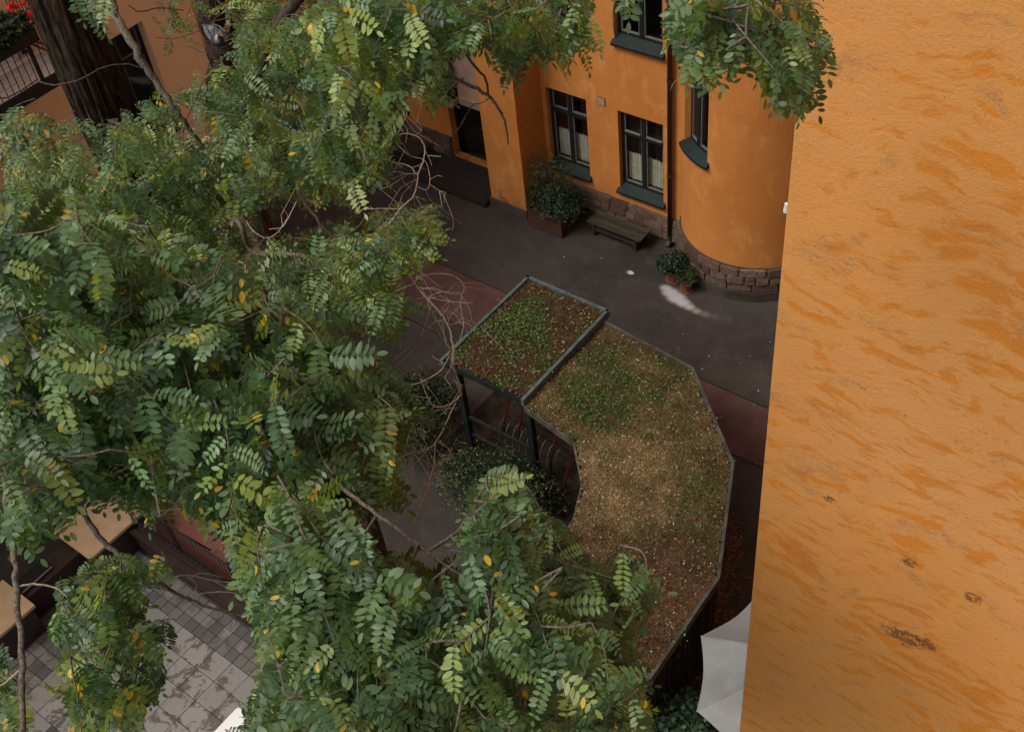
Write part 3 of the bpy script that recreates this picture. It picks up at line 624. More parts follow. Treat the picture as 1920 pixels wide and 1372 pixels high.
for a, c in zip(inner[:-1], inner[1:]): MB().beam((*a, ZC - .10), (*c, ZC - .10), .03, .13).build('edging', TRIM2, sh)
# moss blades, chips, weeds
def scatter(test, box, z, n, bounds, name):
    G = np.c_[rng.uniform(bounds[0], bounds[1], n), rng.uniform(bounds[2], bounds[3], n)]; G = G[test(G)]; c, g = roof_col(G, box); n = len(G)
    hh = nz(G, 2.2, 5)*.035 + nz(G, 8, 9)*.02
    c = c*(.4 + 1.15*rng.random((n, 1))); lit = rng.random(n) < .05; c[lit] = np.array((.42, .32, .21))*(.7 + .5*rng.random((lit.sum(), 1))); gg = rng.random(n) < g*.75; c[gg] = RGRN*(.6 + .8*rng.random((gg.sum(), 1)))
    P = np.c_[G, z - .03 + hh + .008]; V, F, Cc = leaf_cloud(n, lambda k: (P, np.tile([0, 0, .4], (k, 1))), .042, [(1, 1, 1)], asp=.4, bend=.4); o = link(name, mesh(name, V, F, MOSSM, np.repeat(c, 5, 0)), sh); return tag(o, kind='stuff')
scatter(in_box, True, ZB, 11000, (BX0, BX1, BY0, BY1), 'moss_and_litter'); scatter(in_ring, False, ZC, 52000, rb, 'moss_and_litter')
def weeds(test, box, z, n, bounds):
    G = np.c_[rng.uniform(bounds[0], bounds[1], n), rng.uniform(bounds[2], bounds[3], n)]; G = G[test(G)]; _, g = roof_col(G, box); G = G[rng.random(len(G)) < (.14 + .75*g)*sstep(nz(G, 2.6, 17) + .3*g, -.2, .4)]; cl = G[rng.integers(0, len(G), int(len(G)*.16) + 1)]
    k = rng.integers(0, len(cl), len(G)); P = np.c_[cl[k] + rng.normal(size=(len(G), 2))*.10, z - .02 + .09*rng.random(len(G))]
    V, F, Cc = leaf_cloud(len(P), lambda m_: (P, np.tile([0, 0, 1.], (m_, 1))), .038, [(.05, .095, .022), (.08, .13, .032), (.04, .07, .02), (.11, .15, .04)], asp=.62); tag(link('weeds', mesh('weeds', V, F, BUSHL, Cc), sh), kind='stuff')
weeds(in_box, True, ZB, 8000, (BX0, BX1, BY0, BY1)); weeds(in_ring, False, ZC, 34000, rb)
def post(x, y, z1, w_=.11): MB().box(x - w_/2, x + w_/2, y - w_/2, y + w_/2, 0, z1).build('post', SHPOST, sh)
for x, y in ((-10.70, 10.12), (-9.12, 10.12), (-10.70, 12.3), (-9.12, 12.25)): post(x, y, ZB - .201)
def inset(p, q, d):
    p = np.array(p); q = np.array(q); t = (q - p)/np.linalg.norm(q - p); return p + t*d
for po, pi in zip(outer[1:], inner[1:]):
    a = inset(po, pi, .16); post(a[0], a[1], ZC - .201); c = inset(pi, po, .16); post(c[0], c[1], ZC - .201, .09)
for z in (.45, .95): MB().beam((-10.64, 10.12, z), (-9.18, 10.12, z), .04, .07).build('rail', SHPOST, sh)
ins = [inset(o_, i_, .13) for o_, i_ in zip(outer, [inner[0]] + inner[1:])]
for a, c in zip(ins[:-1], ins[1:]):
    t = c - a; L = np.linalg.norm(t); t /= L; m_ = int(L/.14)
    for k in range(m_):
        p = a + t*(L*(k + .5)/m_); MB().beam((p[0], p[1], .12), (p[0], p[1], ZC - .21), .105 if abs(t[0]) > .7 else .022, .022 if abs(t[0]) > .7 else .105).build('slat', WOODDK, sh)
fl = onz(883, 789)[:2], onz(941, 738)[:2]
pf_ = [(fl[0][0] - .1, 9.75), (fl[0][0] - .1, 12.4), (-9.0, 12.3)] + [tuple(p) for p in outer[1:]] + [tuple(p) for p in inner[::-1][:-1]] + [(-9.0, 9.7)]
bm = bmesh.new(); fc = bm.faces.new([bm.verts.new((p[0], p[1], .008)) for p in pf_]); bmesh.ops.triangulate(bm, faces=[fc]); me = bpy.data.meshes.new('shaded_dirt_floor'); bm.to_mesh(me); bm.free(); me.materials.append(plain('dirt with painted shade', (.018, .012, .008), .5, 5, .95, .1, .5, 60))
tag(link('shaded_dirt_floor', me), 'dark dirt with painted shade under the shelter roof', 'dirt', kind='structure')  # brown dirt, its very dark colour also paints in the shade under the roof
# rack with red bars under the roof
rk = empty('bicycle_rack', (0, 0, 0), 'bicycle rack with leaning red bars in the shade under the shelter roof', 'rack')
for (xb, yb), (xt, yt) in (((944, 800), (957, 735)), ((972, 812), (984, 752)), ((1032, 868), (1046, 800)), ((1060, 905), (1074, 842))):
    a = onz(xb, yb, .35); c = onz(xt, yt, 1.7); MB().tube([a, c], .017, 8).build('red_bar', REDP, rk); MB().tube([(a[0], a[1], 0), a], .02, 8).build('foot', BLACK, rk)
for k in range(9):
    c = np.array([-10.35 + k*.17, 10.75 - k*.01, 0]); arc = [c + np.array([0, math.cos(t)*.22, .04 + math.sin(t)*.46]) for t in np.linspace(0, math.pi, 13)]
    MB().tube(arc, .009, 6).build('hoop', GREYPL, rk)
MB().beam((-10.5, 10.55, .03), (-8.8, 10.45, .03), .04, .04).build('floor_rail', BLACK, rk); MB().beam((-10.5, 10.97, .03), (-8.8, 10.9, .03), .04, .04).build('floor_rail', BLACK, rk)

# ------------------------------------------------------------------ parasol
c1, c2 = onz(1314, 1192, 2.2)[:2], onz(1306, 1333, 2.2)[:2]; mid = (c1 + c2)/2; t = (c2 - c1); L = np.linalg.norm(t); t /= L; nrm = np.array([-t[1], t[0]])
if nrm[0] < 0: nrm = -nrm
PR = L/2/math.sin(math.pi/8); pc = mid + nrm*PR*math.cos(math.pi/8); a0 = math.atan2(c1[1] - pc[1], c1[0] - pc[0])
ps = empty('parasol', (pc[0], pc[1], 0), 'pale grey canvas parasol half hidden behind the ochre wall', 'parasol')
for k in range(8):
    A, B_ = a0 + k*math.pi/4, a0 + (k+1)*math.pi/4; n = 7; V = []; F = []
    for i in range(n + 1):
        s_ = i/n
        for j in range(n + 1):
            u = j/n; p = (1-u)*np.array([math.cos(A), math.sin(A)])*PR + u*np.array([math.cos(B_), math.sin(B_)])*PR
            sagf = math.sin(math.pi*u); p = p*s_*(1 - .045*sagf*s_); V.append((p[0], p[1], 2.95 - .75*s_**1.06 - .12*sagf*math.sin(math.pi*min(1, s_*.93)) - .02*math.sin(14*u + 3*s_)*s_*(1 - s_)*2*(1 + .25*math.sin(k*2.1)) + .012*math.sin(9*u + k)*s_))
    for i in range(n):
        for j in range(n): F.append([i*(n+1) + j, i*(n+1) + j + 1, (i+1)*(n+1) + j + 1, (i+1)*(n+1) + j])
    link('canopy_panel', mesh('canopy_panel', V, F, CANVAS, smooth=True), ps)
    MB().tube([(math.cos(A)*PR*t_, math.sin(A)*PR*t_, 2.953 - .75*t_**1.06) for t_ in np.linspace(.02, 1, 9)], .009, 6).build('seam', CANVAS, ps)
    MB().tube([(0, 0, 2.90), (math.cos(A)*PR*.99, math.sin(A)*PR*.99, 2.175)], .010, 6).build('rib', GREYPL, ps)
MB().tube([(0, 0, .05), (0, 0, 3.02)], .024, 10).build('pole', GREYPL, ps)
v, f = lathe([(.001, .0), (.30, .0), (.30, .06), (.06, .10), (.03, .3)], 20); link('base', mesh('base', v, f, BLACK), ps)

# ------------------------------------------------------------------ paved terrace bottom left
TX0, TY1 = -14.80, 4.86
tg = tag(sheet('terrace_paving', TX0, -7.6, -2.0, TY1, .012, GROUT), 'pale paved terrace of large slabs edged with small setts', 'paving', kind='structure')
bm = bmesh.new(); bmesh.ops.create_cube(bm, size=1); bmesh.ops.bevel(bm, geom=[e for e in bm.edges if all(v.co.z > 0 for v in e.verts)], offset=.012, segments=1, affect='EDGES')
slab_me = bpy.data.meshes.new('paving_slab'); bm.to_mesh(slab_me); slab_me.materials.append(SLAB)
sett_me = bpy.data.meshes.new('sett'); bm.to_mesh(sett_me); sett_me.materials.append(SETT); dks = bpy.data.meshes.new('paving_slab'); bm.to_mesh(dks); dks.materials.append(SLABDK); bm.free()
TS = .4175; GX, GY_ = -12.44, 4.195; BXL = GX - 3*TS
x = BXL
nslab = 0
for i in range(0, 14):
    for j in range(0, 11):
        cx, cy = BXL + (i + .5)*TS, GY_ - (j + .5)*TS; q = proj(np.array([cx, cy, 0]))
        if not (-60 < q[0] < 760 and q[1] < 1440): continue
        dk = (i, j) in ((2, 6), (1, 8), (8, 9))
        link('paving_slab', dks if dk else slab_me, tg, (cx, cy, .022 + random.uniform(-.002, .002)), (random.uniform(-.004, .004), random.uniform(-.004, .004), 0), (TS - .011, TS - .011, .028))
h = TS/2
cells = [(BXL + (i + .5)*h, GY_ + (j + .5)*h) for i in range(-6, 22) for j in range(3)] + [(BXL - (i + .5)*h, GY_ - (j + .5)*h) for i in range(6) for j in range(17)]
for cx, cy in cells:
    if cx < TX0 or proj(np.array([cx, cy, 0]))[1] > 1440: continue
    link('sett', sett_me, tg, (cx, cy, .022 + random.uniform(-.003, .003)), (random.uniform(-.01, .01), random.uniform(-.01, .01), 0), (h - .012, h - .012, .028))
# enclosing wall with railing, pillars with stone caps
tw_ = empty('terrace_wall', (0, 0, 0), 'low dark brown metal clad wall round two sides of the paved terrace', 'wall')
MB().box(TX0 - .42, -9.6, TY1, TY1 + .26, 0, .62).build('cladding', CLAD, tw_); MB().box(TX0 - .42, TX0, -3, TY1 - .001, 0, .62).build('cladding', CLAD, tw_)
MB().box(TX0 + .0, -9.58, TY1 - .05, TY1 + .06, .62, .66).build('coping', CLAD, tw_); MB().box(TX0 - .06, TX0 + .05, -3, TY1 - .051, .62, .66).build('coping', CLAD, tw_)
MB().box(TX0 + .05, -9.58, TY1 - .03, TY1 - .002, .30, .34).build('ledge', CLAD, tw_)
rl = empty('terrace_railing', (0, 0, 0), 'black steel railing standing on the dark terrace wall', 'railing')
for xx in np.arange(TX0 + .1, -9.7, .115): link('baluster', bar_me, rl, (xx, TY1 + .16, .62), None, (1, 1, 1.0))
for z in (.72, 1.58): MB().box(TX0 + .05, -9.65, TY1 + .145, TY1 + .175, z, z + .03).build('rail', BLACK, rl)
for xx in (TX0 + .08, -13.2, -11.6, -9.9): MB().box(xx - .02, xx + .02, TY1 + .18, TY1 + .22, .62, 1.6).build('post', BLACK, rl)
MB().beam((-13.2, TY1 + .21, 1.4), (-13.2, TY1 + .7, .10), .03, .03).build('brace', BLACK, rl)
def pillar(poly, zt, lab):
    P = [onz(x, y, zt) for x, y in poly]; x0, x1 = min(p[0] for p in P), max(p[0] for p in P); y0, y1 = min(p[1] for p in P), max(p[1] for p in P)
    t = empty('pillar', ((x0 + x1)/2, (y0 + y1)/2, 0), lab, 'pillar', 'pillars of the terrace wall'); cx, cy = (x0 + x1)/2, (y0 + y1)/2
    MB().box(x0 + .05 - cx, x1 - .05 - cx, y0 + .05 - cy, y1 - .05 - cy, 0, zt - .06).build('shaft', CLAD, t); MB().box(x0 - cx, x1 - cx, y0 - cy, y1 - cy, zt - .06, zt).build('cap', BEIGE, t); return x0, x1, y0, y1
pillar(((128, 967), (160, 1042), (240, 985), (215, 920)), .80, 'beige capped pillar at the inner corner of the terrace wall')
pillar(((-70, 1150), (-10, 1200), (33, 1150), (10, 1090)), .80, 'beige capped pillar at the left picture edge')
gp = empty('glass_screen', (0, 0, 0), 'dark glass lid with pale frame between the two beige pillars', 'screen')
a, c = onz(42, 1112, .70), onz(98, 1062, .70); MB().beam(a, c, .035, .03).build('frame', GREYPL, gp); MB().box(TX0 - .40, TX0 - .10, a[1], c[1], .66, .69).build('pane', DARK, gp)
# white table corner
wt = empty('white_table', (0, 0, 0), 'white table top partly in view at the bottom edge on the terrace', 'table')
k0 = onz(446, 1324, .74); tx0, tx1, ty0, ty1 = k0[0] + .0, k0[0] + .80, k0[1] - .95, k0[1]
MB().box(tx0, tx1, ty0, ty1, .712, .74).build('table_top', WHITE, wt)
for xx in (tx0 + .05, tx1 - .09):
    for yy in (ty0 + .05, ty1 - .09): MB().box(xx, xx + .04, yy, yy + .04, .036, .711).build('leg', GREYPL, wt)

# ------------------------------------------------------------------ balcony things
bp = onz(12, 102, DZ)
wp = empty('white_pot', (max(bp[0], LX + .3), min(bp[1], DE - .4), DZ), 'pale grey pot wrapped in white cloth standing on the balcony deck', 'pot')
v, f = lathe([(.15, 0), (.20, .42), (.21, .44), (.19, .45), (.18, .40)], 18); link('body', mesh('body', v, f, plain('pale pot', (.40, .36, .33)), smooth=True), wp)
v, f = lathe([(.205, .34), (.24, .40), (.23, .47), (.16, .50), (.05, .47)], 14); v = v + np.c_[rng.normal(size=(len(v), 2))*.015, rng.normal(size=len(v))*.02]; link('cloth', mesh('cloth', v, f, WHITE, smooth=True), wp)
sp_ = onz(40, 100, DZ + .02); sk = MB().tube([sp_ + np.array([-.10, -.12, .015]), sp_ + np.array([.10, .14, .015])], .032, 8).build('wooden_roller', WOODBN); tag(sk, 'short pale wooden roller lying on the balcony decking', 'stick')
rp = at(40, 18, 19.6)
rs = empty('rose_box', (0, 0, 0), 'dark flower box with red blooms hung on the balcony railing', 'flower box')
MB().box(DX + .06, DX + .26, 7.1, 8.1, DZ + .74, DZ + .95).build('trough', BLACK, rs)
v, f, c = leaf_cloud(900, ell((DX + .18, 7.55, DZ + 1.08), (.26, .62, .24), .5), .11, GD + [(.04, .07, .03)], asp=.6); tag(link('foliage', mesh('foliage', v, f, BUSHL, c), rs), kind='stuff')
ROSE = plain('red petals', (.55, .012, .015), .25, 30, .6)
for x_, y_, s_ in ((57, 28, .075), (18, 16, .07), (31, 12, .05), (44, 6, .045), (22, 9, .04)):
    q = onx(x_, y_, DX + .22); pet = MB()
    for k in range(26):
        d = rng.normal(size=3); d /= np.linalg.norm(d); s1 = np.cross(d, rng.normal(size=3)); s1 /= np.linalg.norm(s1); s2 = np.cross(d, s1); cc = q + d*s_*.75; r_ = s_*.5
        pet.add([cc + s1*r_, cc + s2*r_ + d*r_*.3, cc - s1*r_, cc - s2*r_ + d*r_*.3, cc + d*r_*.25], [[0, 1, 4], [1, 2, 4], [2, 3, 4], [3, 0, 4]])
    pet.build('bloom', ROSE, rs)

# ------------------------------------------------------------------ litter
def litter(name, P, size, cols, lab, cat, asp=.7):
    P = np.asarray(P); v, f, c = leaf_cloud(len(P), lambda k: (P, np.tile([0, 0, 3.], (k, 1))), size, cols, asp=asp, bend=.1); v[:, 2] = np.maximum(v[:, 2], .006); tag(link(name, mesh(name, v, f, MOSSM, c)), lab, cat, kind='stuff')
pts = []
for cx, cy, sx, sy, n in ((1352, 1075, 12, 55, 620), (1378, 1030, 10, 18, 200), (1385, 1090, 14, 22, 120), (1335, 1140, 14, 45, 380), (1375, 985, 8, 5, 60), (1300, 1250, 25, 40, 200)):
    for _ in range(n):
        q = onz(cx + random.gauss(0, sx), cy + random.gauss(0, sy)); pts.append((q[0], q[1], .012))
litter('fallen_leaves', pts, .05, [(.12, .058, .028), (.16, .08, .038), (.08, .038, .02)], 'drift of rust brown fallen leaves between shelter and ochre wall', 'leaves')
pts = []
for _ in range(34):
    q = onz(random.uniform(820, 1450), random.uniform(380, 760)); pts.append((q[0], q[1], .01))
for _ in range(22):
    q = onz(random.gauss(1225, 30), random.gauss(475, 12)); pts.append((q[0], q[1], .01))
litter('paper_crumbs', [p for p in pts if p[1] < 16.2], .028, [(.5, .48, .45), (.3, .27, .25), (.6, .58, .55)], 'scattered pale crumbs and specks on the dark asphalt', 'litter')

# ------------------------------------------------------------------ the locust tree
tree = empty('locust_tree', (0, 0, 0), 'large locust tree with furrowed trunk and pinnate leaves filling the left', 'tree')
tA, tB = at(98, -60, 8.9), at(172, 150, 9.25)
ft = np.array([tB[0] + .15, tB[1] + .05, -.05]); pts = spline([tA + (tA - tB)*1.2, tA, tB, tB*.55 + ft*.45 + np.array([0.05, .0, 0]), ft + np.array([0, 0, .6]), ft], 14)
def bark_tube(pts, rad, k, ridge, seed):
    v, f = tubev(pts, rad, k, False); v = v.reshape(len(pts), k, 3); ctr = pts[:, None, :]; d = v - ctr
    for i in range(len(pts)):
        for j in range(k):
            a = j/k*2*math.pi; p = Vector((math.cos(a)*2.6 + seed, math.sin(a)*2.6, i*.28*(pts[i][2] - pts[i-1][2] if i else 1)*0 + pts[i][2]*.8))
            d[i, j] *= 1 + ridge*(min(1, abs(noise.noise(Vector((p.x*2.6, p.y*2.6, p.z*1.1))))*3) - .6)*1.1 + ridge*.4*noise.noise(p*6)
    return (ctr + d).reshape(-1, 3), f
pf = spline(pts, 3); rr = np.interp(np.linspace(0, 1, len(pf)), [0, .3, .8, 1], [.170, .190, .25, .38]); v, f = bark_tube(pf, rr, 110, .13, 3); link('trunk', mesh('trunk', v, f, BARK, smooth=True), tree)
tree2 = empty('slender_tree', (0, 0, 0), 'slimmer dark tree stem behind, holding the pigeon nest', 'tree')
sA, sB, sC = at(396, -70, 10.6), at(398, 55, 10.8), at(428, 150, 11.0); sF = np.array([sC[0] + .1, sC[1], -.05])
p2 = spline([sA, sB, sC, at(427, 240, 11.3), sF*.5 + sC*.5, sF], 10); v, f = bark_tube(p2, np.interp(np.linspace(0, 1, len(p2)), [0, .18, .22, .4, 1], [.115, .12, .085, .075, .13]), 20, .10, 8); link('trunk', mesh('trunk', v, f, BARK, smooth=True), tree2)
b = MB(); b.tube(spline([at(428, 130, 11), at(440, 60, 10.9), at(442, -30, 10.7)], 8), np.linspace(.05, .04, 17), 8); b.build('limb', LIMBDK, tree2, True)

limb_nodes = []                                       # points that twigs can grow from
def limb(pts, name='limb', mat=LIMB, par=tree, start=None, k=8, grow=True, m=7):
    """pts: rows of photo x, photo y, distance (m), radius (m)"""
    P = np.array([np.r_[at(x, y, d), r*(.64 if name == 'twig' else 1)] for x, y, d, r in pts])
    if start is not None: P = np.vstack([np.r_[start, P[0, 3]*1.25], P])
    Q = spline(P, m); nn = np.arange(len(Q)); Q[:, :3] += np.array([[noise.noise(Vector((i*.45, P[0, 0]*3, s))) for s in (0., 5., 9.)] for i in nn])*np.minimum(.02, Q[:, 3:4]*1.1)
    knob = 1 + .18*np.array([max(0, noise.noise(Vector((i*.8, P[0, 1]*5, 2.)))) for i in nn])
    v, f = tubev(Q[:, :3], np.maximum(Q[:, 3], .001)*knob, k); link(name, mesh(name, v, f, mat, smooth=True), par)
    if grow: limb_nodes.extend(Q[::2, :3])
def trunk_at(z): i = np.argmin(np.abs(pf[:, 2] - z)); return pf[i]
limb([(150, -60, 8.2, .030), (190, 0, 7.6, .026), (217, 30, 7.3, .025), (252, 92, 7.2, .023), (292, 152, 7.2, .020), (332, 212, 7.2, .017), (375, 268, 7.3, .013), (420, 330, 7.4, .010)])
limb([(222, 35, 7.3, .016), (214, 10, 7.3, .015), (216, -20, 7.3, .015)], grow=False)
limb([(600, -60, 6.3, .038), (556, 0, 6.5, .033), (520, 52, 6.6, .030), (492, 120, 6.7, .027), (470, 182, 6.8, .024), (448, 235, 7.0, .020), (420, 300, 7.1, .014)], mat=LIMBDK)
limb([(488, 30, 7.6, .02), (470, 90, 7.6, .018), (440, 170, 7.7, .014)], mat=LIMBDK, grow=False)
limb([(0, 710, 4.6, .03), (20, 670, 4.6, .026), (45, 630, 4.7, .024), (75, 590, 4.8, .021), (130, 540, 5.0, .016), (200, 500, 5.2, .010)], start=at(-120, 820, 4.6))
limb([(330, 640, 4.2, 0.0118), (420, 720, 3.9, 0.0100), (515, 808, 3.6, 0.0083), (562, 846, 3.45, 0.0074), (612, 886, 3.35, 0.0068), (682, 946, 3.25, 0.0062), (742, 990, 3.2, 0.0056), (802, 1034, 3.15, 0.0050), (852, 1071, 3.1, 0.0044), (892, 1086, 3.1, 0.0033)], start=trunk_at(12.2))
limb([(800, 1032, 3.15, .005), (848, 1004, 3.15, .0045), (880, 965, 3.2, .004), (905, 940, 3.2, .003), (925, 928, 3.2, .002)])
limb([(832, 1062, 3.12, .006), (826, 1100, 3.1, .0052), (815, 1140, 3.1, .0048), (800, 1180, 3.1, .0045), (800, 1225, 3.1, .0035), (795, 1272, 3.1, .002)])
limb([(782, 1020, 3.15, .0035), (770, 1065, 3.2, .003), (748, 1105, 3.2, .0025), (730, 1140, 3.3, .002)])
limb([(704, 968, 3.22, .004), (682, 1000, 3.25, .0035), (655, 1012, 3.3, .003), (628, 1022, 3.3, .002)])
limb([(662, 1012, 3.28, .003), (665, 1050, 3.3, .0025), (672, 1080, 3.3, .002)], grow=False)
limb([(985, 1128, 3.3, .006), (1015, 1145, 3.25, .0055), (1055, 1170, 3.2, .005), (1086, 1192, 3.2, .0045), (1100, 1235, 3.2, .004), (1096, 1285, 3.2, .003), (1130, 1330, 3.2, .002)], start=at(860, 1120, 3.6))
limb([(1180, 1100, 3.3, .002), (1150, 1150, 3.3, .003), (1110, 1215, 3.25, .003)], mat=TWIGM, grow=False)
limb([(10, 900, 3.5, .009), (18, 980, 3.5, .009), (28, 1060, 3.5, .0088), (33, 1130, 3.5, .0085), (37, 1210, 3.5, .0085), (40, 1300, 3.5, .0085), (42, 1400, 3.5, .008)], start=at(30, 760, 3.8))
limb([(32, 1098, 3.5, .003), (70, 1095, 3.5, .0028), (105, 1102, 3.5, .0025), (128, 1120, 3.5, .0015)], mat=TWIGM)
limb([(36, 1255, 3.5, .003), (15, 1275, 3.5, .003), (-20, 1300, 3.5, .0025)], mat=TWIGM)
limb([(150, 960, 4.3, .010), (195, 1018, 4.2, .0095), (240, 1050, 4.15, .009), (290, 1088, 4.1, .007), (330, 1112, 4.1, .006), (365, 1128, 4.1, .0055), (405, 1142, 4.1, .0045), (465, 1158, 4.1, .003)], start=at(80, 880, 4.6))
for row in ([(300, 1090, 4.1, .004), (350, 1078, 4.1, .0035), (400, 1088, 4.1, .003), (440, 1092, 4.1, .002)], [(348, 1120, 4.1, .004), (395, 1110, 4.1, .0035), (430, 1110, 4.1, .003), (455, 1116, 4.1, .002)], [(352, 1080, 4.1, .003), (368, 1095, 4.1, .003), (366, 1115, 4.1, .003)], [(400, 1088, 4.1, .0025), (425, 1100, 4.1, .002), (452, 1106, 4.1, .0015)], [(360, 1082, 4.1, .0025), (378, 1074, 4.1, .002), (420, 1082, 4.1, .0015)]): limb(row, 'twig', TWIGM, grow=False, k=6)
limb([(430, 420, 6.6, .014), (470, 470, 6.4, .013), (520, 475, 6.3, .0125), (585, 486, 6.2, .012), (650, 545, 6.1, .011), (690, 568, 6.0, .0105), (735, 585, 5.9, .010), (790, 606, 5.8, .0095), (825, 630, 5.8, .009), (845, 655, 5.75, .0085), (850, 690, 5.7, .008), (862, 720, 5.7, .0075), (862, 742, 5.7, .007), (853, 752, 5.7, .0055)], start=trunk_at(10.6), mat=LIMB)
limb([(560, 360, 6.4, .010), (600, 420, 6.3, .009), (640, 470, 6.3, .007), (590, 520, 6.3, .005)], mat=LIMBDK)
limb([(700, 395, 6.2, .006), (660, 435, 6.2, .007), (620, 470, 6.2, .008), (590, 500, 6.2, .009)], mat=LIMBDK)
limb([(700, 48, 5.0, .008), (760, 60, 5.0, .0075), (805, 72, 5.0, .007), (832, 88, 5.0, .0065), (868, 98, 5.0, .006), (888, 122, 5.0, .0055), (910, 148, 5.0, .005), (916, 178, 5.0, .0045)], mat=LIMBDK, start=at(600, 30, 5.4))
limb([(750, 150, 5.2, .010), (790, 141, 5.15, .0095), (832, 140, 5.1, .009), (885, 162, 5.0, .0078), (916, 180, 5.0, .007), (935, 205, 5.0, .006), (948, 232, 5.0, .005), (953, 272, 5.0, .0035)], start=at(650, 190, 5.5))
limb([(918, 184, 5.0, .0035), (902, 194, 5.0, .003), (885, 198, 5.0, .003), (862, 238, 5.0, .0028), (845, 255, 5.05, .002)], 'twig', LIMB, grow=False, k=6)
limb([(800, 82, 5.1, .004), (822, 94, 5.1, .0045), (848, 120, 5.1, .0045), (857, 150, 5.1, .004), (838, 172, 5.1, .0035), (832, 185, 5.1, .003), (818, 192, 5.1, .002)], 'twig', TWIGM, grow=False, k=6)
